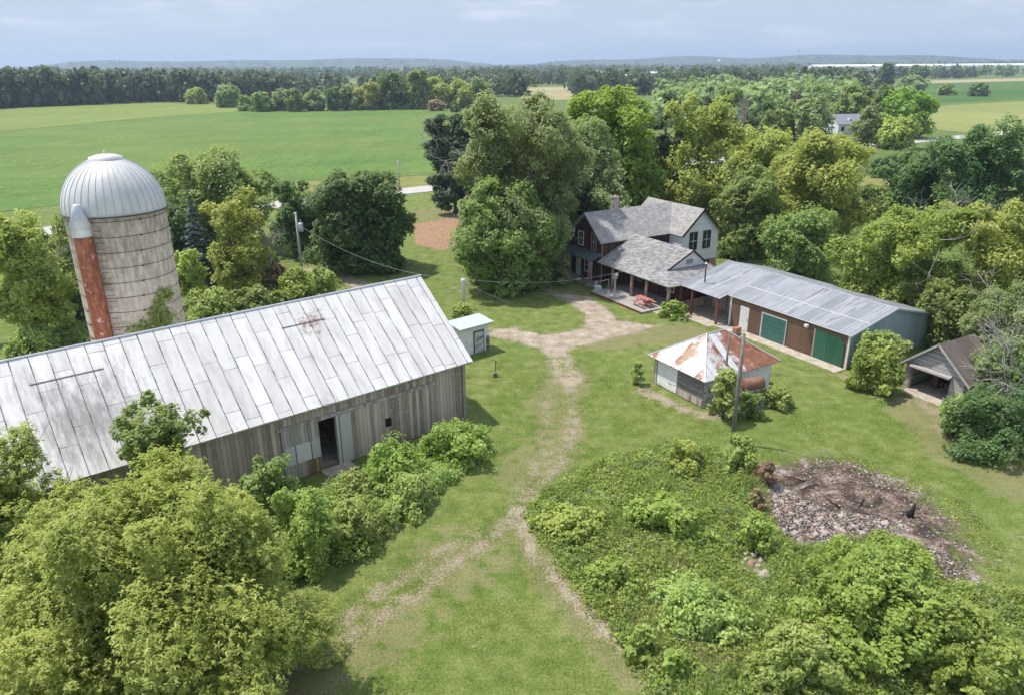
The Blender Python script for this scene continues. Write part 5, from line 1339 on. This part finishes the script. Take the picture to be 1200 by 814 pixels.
for x in (-.5, .5):
    for y in (-.35, .35): MB().tube([(x, y * .8, 1.3), (x, y, 0)], .035, 5).build('leg', M['rust_pipe'], tk)
pb = thing('plank_pile', 'small pile of grey planks on the lawn beside the hipped shed', 'planks', tuple(G(886, 473)), R(-20))
for i in range(6): MB().box(-1. + .1 * i, .9 + .08 * i, -.35 + .12 * i, -.25 + .12 * i, .03 + .02 * (i % 3), .07 + .02 * (i % 3)).build('plank', M['grey_plank'], pb)
br_ = thing('brick_stack', 'small red brick stack behind the hipped shed', 'bricks', tuple(G(863, 392)), TH)
for i in range(5): MB().box(-.3 + .02 * (i % 2), .3 - .02 * (i % 2), -.22, .22, i * .13, i * .13 + .12).build('brick_layer', M['brick'], br_)

# ------------------------------------------------------------------ old garage
gar = thing('garage', 'weathered grey wooden garage with an open doorway', 'garage', (27.70, 48.22, 0), TH)
yl, yr, yo0, yo1, oz = 0., -4.1, -.5, -3.15, 1.85
pk = (-2.05, 3.72)
wl = MB()
wl.prism([(yl, 0), (yl, 1.95), (yo0, 1.95 + (pk[1] - 1.95) * .5 / 2.05), (yo0, 0)], 'x', 0, .1)
wl.prism([(yr, 0), (yr, 1.95), (yo1, 1.95 + (pk[1] - 1.95) * .95 / 2.05), (yo1, 0)], 'x', 0, .1)
wl.prism([(yo0, oz), (yo0, 1.95 + (pk[1] - 1.95) * .5 / 2.05), pk, (yo1, 1.95 + (pk[1] - 1.95) * .95 / 2.05), (yo1, oz)], 'x', 0, .1)
wl.box(.1, 3.6, yl - .1, yl, 0, 1.95).box(.1, 3.6, yr, yr + .1, 0, 1.95)
wl.prism([(yl, 0), (yl, 1.95), pk, (yr, 1.95), (yr, 0)], 'x', 3.6, 3.7)
wl.build('wall', M['garage_siding'], gar)
rf = MB(); rf.slab([(-.25, .45, 1.66), (3.9, .45, 1.66), (3.9, pk[0], 3.86), (-.25, pk[0], 3.86)], .06); rf.slab([(-.25, -4.55, 1.66), (3.9, -4.55, 1.66), (3.9, pk[0], 3.86), (-.25, pk[0], 3.86)], .06)
groof = rf.build('roof', m_ribbed('old_brown_roof', [(.2, (.09, .07, .06)), (.5, (.15, .12, .105)), (.8, (.24, .20, .18))], .5, 'x', None, rough=.9), gar)
m = MB(); m.slab([(-.3, .5, 1.66), (-.25, .5, 1.66), (-.25, pk[0], 3.9), (-.3, pk[0], 3.9)], .14).slab([(-.3, -4.6, 1.66), (-.25, -4.6, 1.66), (-.25, pk[0], 3.9), (-.3, pk[0], 3.9)], .14)
m.build('rake_board', M['pole_grey'], groof)
MB().slab([(-.02, yo0 + .1, oz + .12), (-.02, yo1 - .1, oz + .12), (-.42, yo1 - .1, oz - .06), (-.42, yo0 + .1, oz - .06)], .05).build('raised_door', M['garage_siding'], gar)
MB().box(-.03, -.002, yo0, yo0 + .12, 0, oz).build('door_jamb', M['brown_wood'], gar)
MB().box(-1.0, 3.58, yo1 - .1, yo0 + .1, -.02, .05).build('floor_slab', M['concrete'], gar)
junk = thing('junk_heap', 'dark heap of old parts inside the open garage', 'junk', tuple(np.append(np.array([27.70, 48.22]) + np.array([.8646, .5024]) * 2.4 + np.array([-.5024, .8646]) * -1.9, .05)), TH)
g = np.random.default_rng(9)
for i in range(7): a, b, h = g.uniform(-.7, .7), g.uniform(-.8, .8), g.uniform(.3, .9); MB().box(a - .25, a + .25, b - .2, b + .2, 0, h).build('crate', M['bare_siding'] if i % 2 else M['rust_pipe'], junk)

# ------------------------------------------------------------------ rubble of the burn heap
iv, if_ = ico(2)
smesh = []
for k in range(7):
    g = np.random.default_rng(200 + k)
    v = iv * (1 + .28 * np.sin(iv @ g.normal(size=3) * 2.4 + g.uniform(0, 6))[:, None]) * g.uniform(.75, 1.25, 3) * np.array([1, 1, .62])
    for _ in range(5):   # chip flat faces
        d = rdir(1, g)[0]; lim = g.uniform(.55, .8); over = np.maximum(0, v @ d - lim); v = v - over[:, None] * d
    me = bpy.data.meshes.new('stone'); me.from_pydata([tuple(p) for p in v], [], if_); me.update()
    me.materials.append(M[['stone', 'stone', 'stone_red', 'stone', 'stone_dark', 'stone', 'stone_red'][k]]); smesh.append(me)
HEAP = PX((897, 572), (930, 578), (975, 600), (1030, 606), (1060, 622), (1030, 630), (985, 632), (935, 640), (912, 618))
HEAP2 = PX((1080, 640), (1110, 648), (1125, 672), (1104, 680)); HEAP3 = STONES
g = np.random.default_rng(210)
def scatter(poly, n, lo, hi, label, group):
    P0 = np.array(poly); a, b = P0.min(0), P0.max(0); c = 0
    while c < n:
        q = g.uniform(a, b)
        if not inside(poly, np.array([q[0]]), np.array([q[1]]))[0]: continue
        o = bpy.data.objects.new('stone', smesh[int(g.integers(7))]); COL.objects.link(o)
        s = lo + (hi - lo) * g.uniform() ** 3
        o.location = (q[0], q[1], s * .18); o.scale = (s, s, s); o.rotation_euler = (g.normal() * .3, g.normal() * .3, g.uniform(0, 6.28))
        tag(o, label, 'stone', group); c += 1
scatter(HEAP, 298, .05, .20, 'pale or sooty broken stone in the rubble spread over the burnt ground', 'rubble stones on the burnt ground')
scatter(HEAP2, 24, .05, .14, 'small broken stone at the charred right end of the burnt ground', 'rubble stones at the charred right end')
scatter(HEAP3, 26, .08, .26, 'pale loose stone in the bare spot among the weeds', 'loose stones among the weeds')
# finer ash and chips: uncountable
g = np.random.default_rng(211); n = 24000; P0 = np.array(BURN); a, b = P0.min(0), P0.max(0)
q = g.uniform(a, b, (n * 2, 2)); q = q[inside(BURN, q[:, 0], q[:, 1])][:n]
near = inside(HEAP, q[:, 0], q[:, 1]) | inside(HEAP2, q[:, 0], q[:, 1]) | (g.uniform(size=len(q)) < .13); q = q[near]
Pq = np.stack([q[:, 0], q[:, 1], g.uniform(.015, .06, len(q))], 1)
t = NT('ash_chips'); ca = t.ramp(t.attr('tint').outputs['Fac'], [(0, (.03, .027, .026)), (.35, (.16, .12, .10)), (.6, (.30, .22, .18)), (.85, (.40, .36, .33)), (1, (.5, .49, .48))])
tag(quads_obj('ash_debris', leaf_quads(Pq, nrm(np.array([[0, 0, 1.]]) + rdir(len(Pq), g) * .6), rdir(len(Pq), g), g.uniform(.03, .15, len(Pq)), .7), g.uniform(0, 1, len(Pq)), t.bsdf(ca, .95)), 'ash, chips and charred scraps strewn over the burnt ground', 'debris', None, 'stuff')
st = thing('charred_stump', 'small black charred stump standing in the ash', 'stump', tuple(G(1066, 605)))
MB().tube([(0, 0, 0), (.02, 0, .25), (.1, 0, .45), (.16, .02, .72)], [.2, .16, .1, .05], 8).tube([(-.05, 0, 0), (-.2, .05, .3)], [.1, .04], 6).build('wood', M['char'], st, True)
for x_, y_, a_ in ((948, 572, .4), (975, 590, 1.9), (930, 562, 2.6), (1010, 590, .9)):
    p = G(x_, y_); o = MB().tube([(-.6, 0, .06), (0, .03, .09), (.6, 0, .07)], [.025, .035, .02], 6).build('charred_timber', M['char'], None, True)
    o.location = (p[0], p[1], .03); o.rotation_euler = (0, 0, a_); tag(o, 'charred black timber lying on the burnt ground', 'timber', 'charred timbers')

# ------------------------------------------------------------------ far buildings
def building(name, label, px, py, w, d, h, rz_, roofm, rise=2., rotz=0., wallm='far_white', cat='house', windows=0, dist=None):
    p = G(px, py) if dist is None else np.append(far(px, dist), 0)
    o = thing(name, label, cat, (p[0], p[1], 0), rotz)
    MB().prism([(-d / 2, 0), (d / 2, 0), (d / 2, h), (0, h + rise), (-d / 2, h)], 'x', -w / 2, w / 2).build('wall', M[wallm], o)
    k = .4; ee = h - k * rise / (d / 2)
    MB().slab([(-w / 2 - k, -d / 2 - k, ee + .06), (w / 2 + k, -d / 2 - k, ee + .06), (w / 2 + k, 0, h + rise + .06), (-w / 2 - k, 0, h + rise + .06)], .05).slab([(-w / 2 - k, d / 2 + k, ee + .06), (w / 2 + k, d / 2 + k, ee + .06), (w / 2 + k, 0, h + rise + .06), (-w / 2 - k, 0, h + rise + .06)], .05).build('roof', M[roofm], o)
    for i in range(windows):
        x = -w / 2 + w * (i + .5) / windows
        MB().box(x - .5, x + .5, -d / 2 - .05, -d / 2 - .004, 1., 2.2).build('window', M['glass'], o)
    return o
wh = building('roadside_house', 'small white house with a grey roof across the road', 988, 156, 9, 8, 3.2, 0, 'far_roof', 2.6, R(10), windows=3)
MB().box(-.5, .5, -2.9, -1.6, 3.7, 4.7).build('dormer', M['far_white'], wh)
building('white_warehouse', 'very long low white warehouse on the right horizon', 1090, 87.2, 420, 50, 14, 0, 'far_white', 3., R(-4), cat='warehouse')
building('red_roof_barn', 'white farm shed with a faded red roof in the distance', 918, 91, 26, 14, 6, 0, 'far_red', 3., R(5), cat='barn')
building('far_shed', 'bright white shed left of the distant farm sheds', 712, 90, 24, 14, 6, 0, 'far_white', 2., 0, cat='shed')
building('far_shed', 'white roofed shed in the middle of the distant farm sheds', 730, 92.5, 22, 14, 5, 0, 'far_white', 2., R(8), cat='shed')
building('far_shed', 'white shed behind the pine tops, rightmost of three', 766, 90, 28, 15, 6, 0, 'far_white', 2., R(-5), cat='shed')
wt = thing('water_tower', 'pale water tower tip on the horizon', 'water tower', (*far(838, 2600), 0))
MB().lathe([(0, 20), (2.5, 20), (5.5, 24), (5.5, 27), (3., 30), (0, 31)], 16).build('tank', M['far_white'], wt, True)
for a in range(4): MB().tube([(4 * math.cos(a * 1.57), 4 * math.sin(a * 1.57), 0), (3.5 * math.cos(a * 1.57), 3.5 * math.sin(a * 1.57), 22)], .4, 6).build('leg', M['far_white'], wt)
rt = thing('radio_mast', 'thin mast with a small head above the right horizon', 'mast', (*far(928, 2400), 0))
MB().tube([(0, 0, 0), (0, 0, 52)], [.9, .5], 6).build('shaft', M['galv'], rt); MB().lathe([(0, 50), (2.8, 51), (2.8, 53), (0, 55)], 10).build('head', M['galv'], rt)

# ------------------------------------------------------------------ haze
hz = MB().box(-12000, 12000, -4000, 12500, -3, 150)
t = NT('haze_air')
pv = t.n('ShaderNodeVolumePrincipled'); pv.inputs['Color'].default_value = (.66, .80, 1., 1); pv.inputs['Density'].default_value = .00019
pv.inputs['Anisotropy'].default_value = .2
t.l(pv.outputs[0], t.out.inputs['Volume'])
ho = hz.build('haze', t.m); ho['kind'] = 'stuff'

# ------------------------------------------------------------------ light, sky, camera
SUN_EL, SUN_DIR = R(66), np.array([-.93, .37])   # horizontal direction toward the sun
SUN_DIR = SUN_DIR / np.linalg.norm(SUN_DIR)
S = Vector((SUN_DIR[0] * math.cos(SUN_EL), SUN_DIR[1] * math.cos(SUN_EL), math.sin(SUN_EL)))
ld = bpy.data.lights.new('sun', 'SUN'); ld.energy = 2.7; ld.angle = R(1.2); ld.color = (1., .955, .88)
lo_ = bpy.data.objects.new('sun', ld); COL.objects.link(lo_); lo_.location = (0, 0, 200)
lo_.rotation_euler = (-S).to_track_quat('-Z', 'Y').to_euler()
w = bpy.data.worlds.new('World'); sc.world = w; w.use_nodes = True
nt = w.node_tree; nt.nodes.clear()
sky = nt.nodes.new('ShaderNodeTexSky'); sky.sky_type = 'NISHITA'; sky.sun_disc = False
sky.sun_elevation = SUN_EL; sky.sun_rotation = math.atan2(SUN_DIR[0], SUN_DIR[1]); sky.altitude = 300; sky.air_density = 1.0; sky.dust_density = .4; sky.ozone_density = 1.6
bg = nt.nodes.new('ShaderNodeBackground'); out = nt.nodes.new('ShaderNodeOutputWorld')
tc = nt.nodes.new('ShaderNodeTexCoord'); mp = nt.nodes.new('ShaderNodeMapping'); mp.inputs['Scale'].default_value = (3., 3., 22.)
nz = nt.nodes.new('ShaderNodeTexNoise'); nz.inputs['Scale'].default_value = 2.2; nz.inputs['Detail'].default_value = 6; nz.inputs['Roughness'].default_value = .6
cr = nt.nodes.new('ShaderNodeValToRGB'); cr.color_ramp.elements[0].position = .50; cr.color_ramp.elements[1].position = .76
cr.color_ramp.elements[0].color = (0, 0, 0, 1); cr.color_ramp.elements[1].color = (.5, .5, .5, 1)
mx = nt.nodes.new('ShaderNodeMix'); mx.data_type = 'RGBA'; mx.inputs[7].default_value = (3.9, 4.1, 4.4, 1)
nt.links.new(tc.outputs['Generated'], mp.inputs[0]); nt.links.new(mp.outputs[0], nz.inputs['Vector']); nt.links.new(nz.outputs['Fac'], cr.inputs[0])
sx_ = nt.nodes.new('ShaderNodeSeparateXYZ'); nt.links.new(tc.outputs['Generated'], sx_.inputs[0])
hb = nt.nodes.new('ShaderNodeMapRange'); hb.interpolation_type = 'SMOOTHSTEP'; hb.inputs['From Min'].default_value = .06; hb.inputs['From Max'].default_value = .42
nt.links.new(sx_.outputs[2], hb.inputs['Value'])
hm = nt.nodes.new('ShaderNodeMix'); hm.data_type = 'RGBA'; hm.inputs[6].default_value = (2.2, 2.58, 3.1, 1); nt.links.new(hb.outputs[0], hm.inputs[0])
nt.links.new(cr.outputs[0], mx.inputs[0]); hs = nt.nodes.new('ShaderNodeHueSaturation'); hs.inputs['Saturation'].default_value = .6; nt.links.new(sky.outputs[0], hs.inputs['Color']); nt.links.new(hs.outputs[0], hm.inputs[7]); nt.links.new(hm.outputs[2], mx.inputs[6]); nt.links.new(mx.outputs[2], bg.inputs[0])
bg.inputs[1].default_value = .145
nt.links.new(bg.outputs[0], out.inputs[0])

cd = bpy.data.cameras.new('camera'); cam = bpy.data.objects.new('camera', cd); COL.objects.link(cam)
cd.sensor_width = 36; cd.lens = 36 * FPX / 1200; cd.clip_start = .5; cd.clip_end = 40000
Mx = Matrix.Identity(4)
for i in range(3):
    Mx[i][0] = R_[i]; Mx[i][1] = U_[i]; Mx[i][2] = -F_[i]; Mx[i][3] = CAM[i]
cam.matrix_world = Mx
sc.camera = cam
sc.view_settings.view_transform = 'Standard'; sc.view_settings.look = 'None'; sc.view_settings.gamma = 1.; sc.view_settings.use_curve_mapping = False
sc.view_settings.exposure = .88
sc.cycles.max_bounces = 8; sc.cycles.diffuse_bounces = 4; sc.cycles.transmission_bounces = 4; sc.cycles.volume_bounces = 0; sc.cycles.transparent_max_bounces = 4
sc.cycles.use_denoising = True
print('FACES', sum(len(o.data.polygons) for o in sc.objects if o.type == 'MESH'))
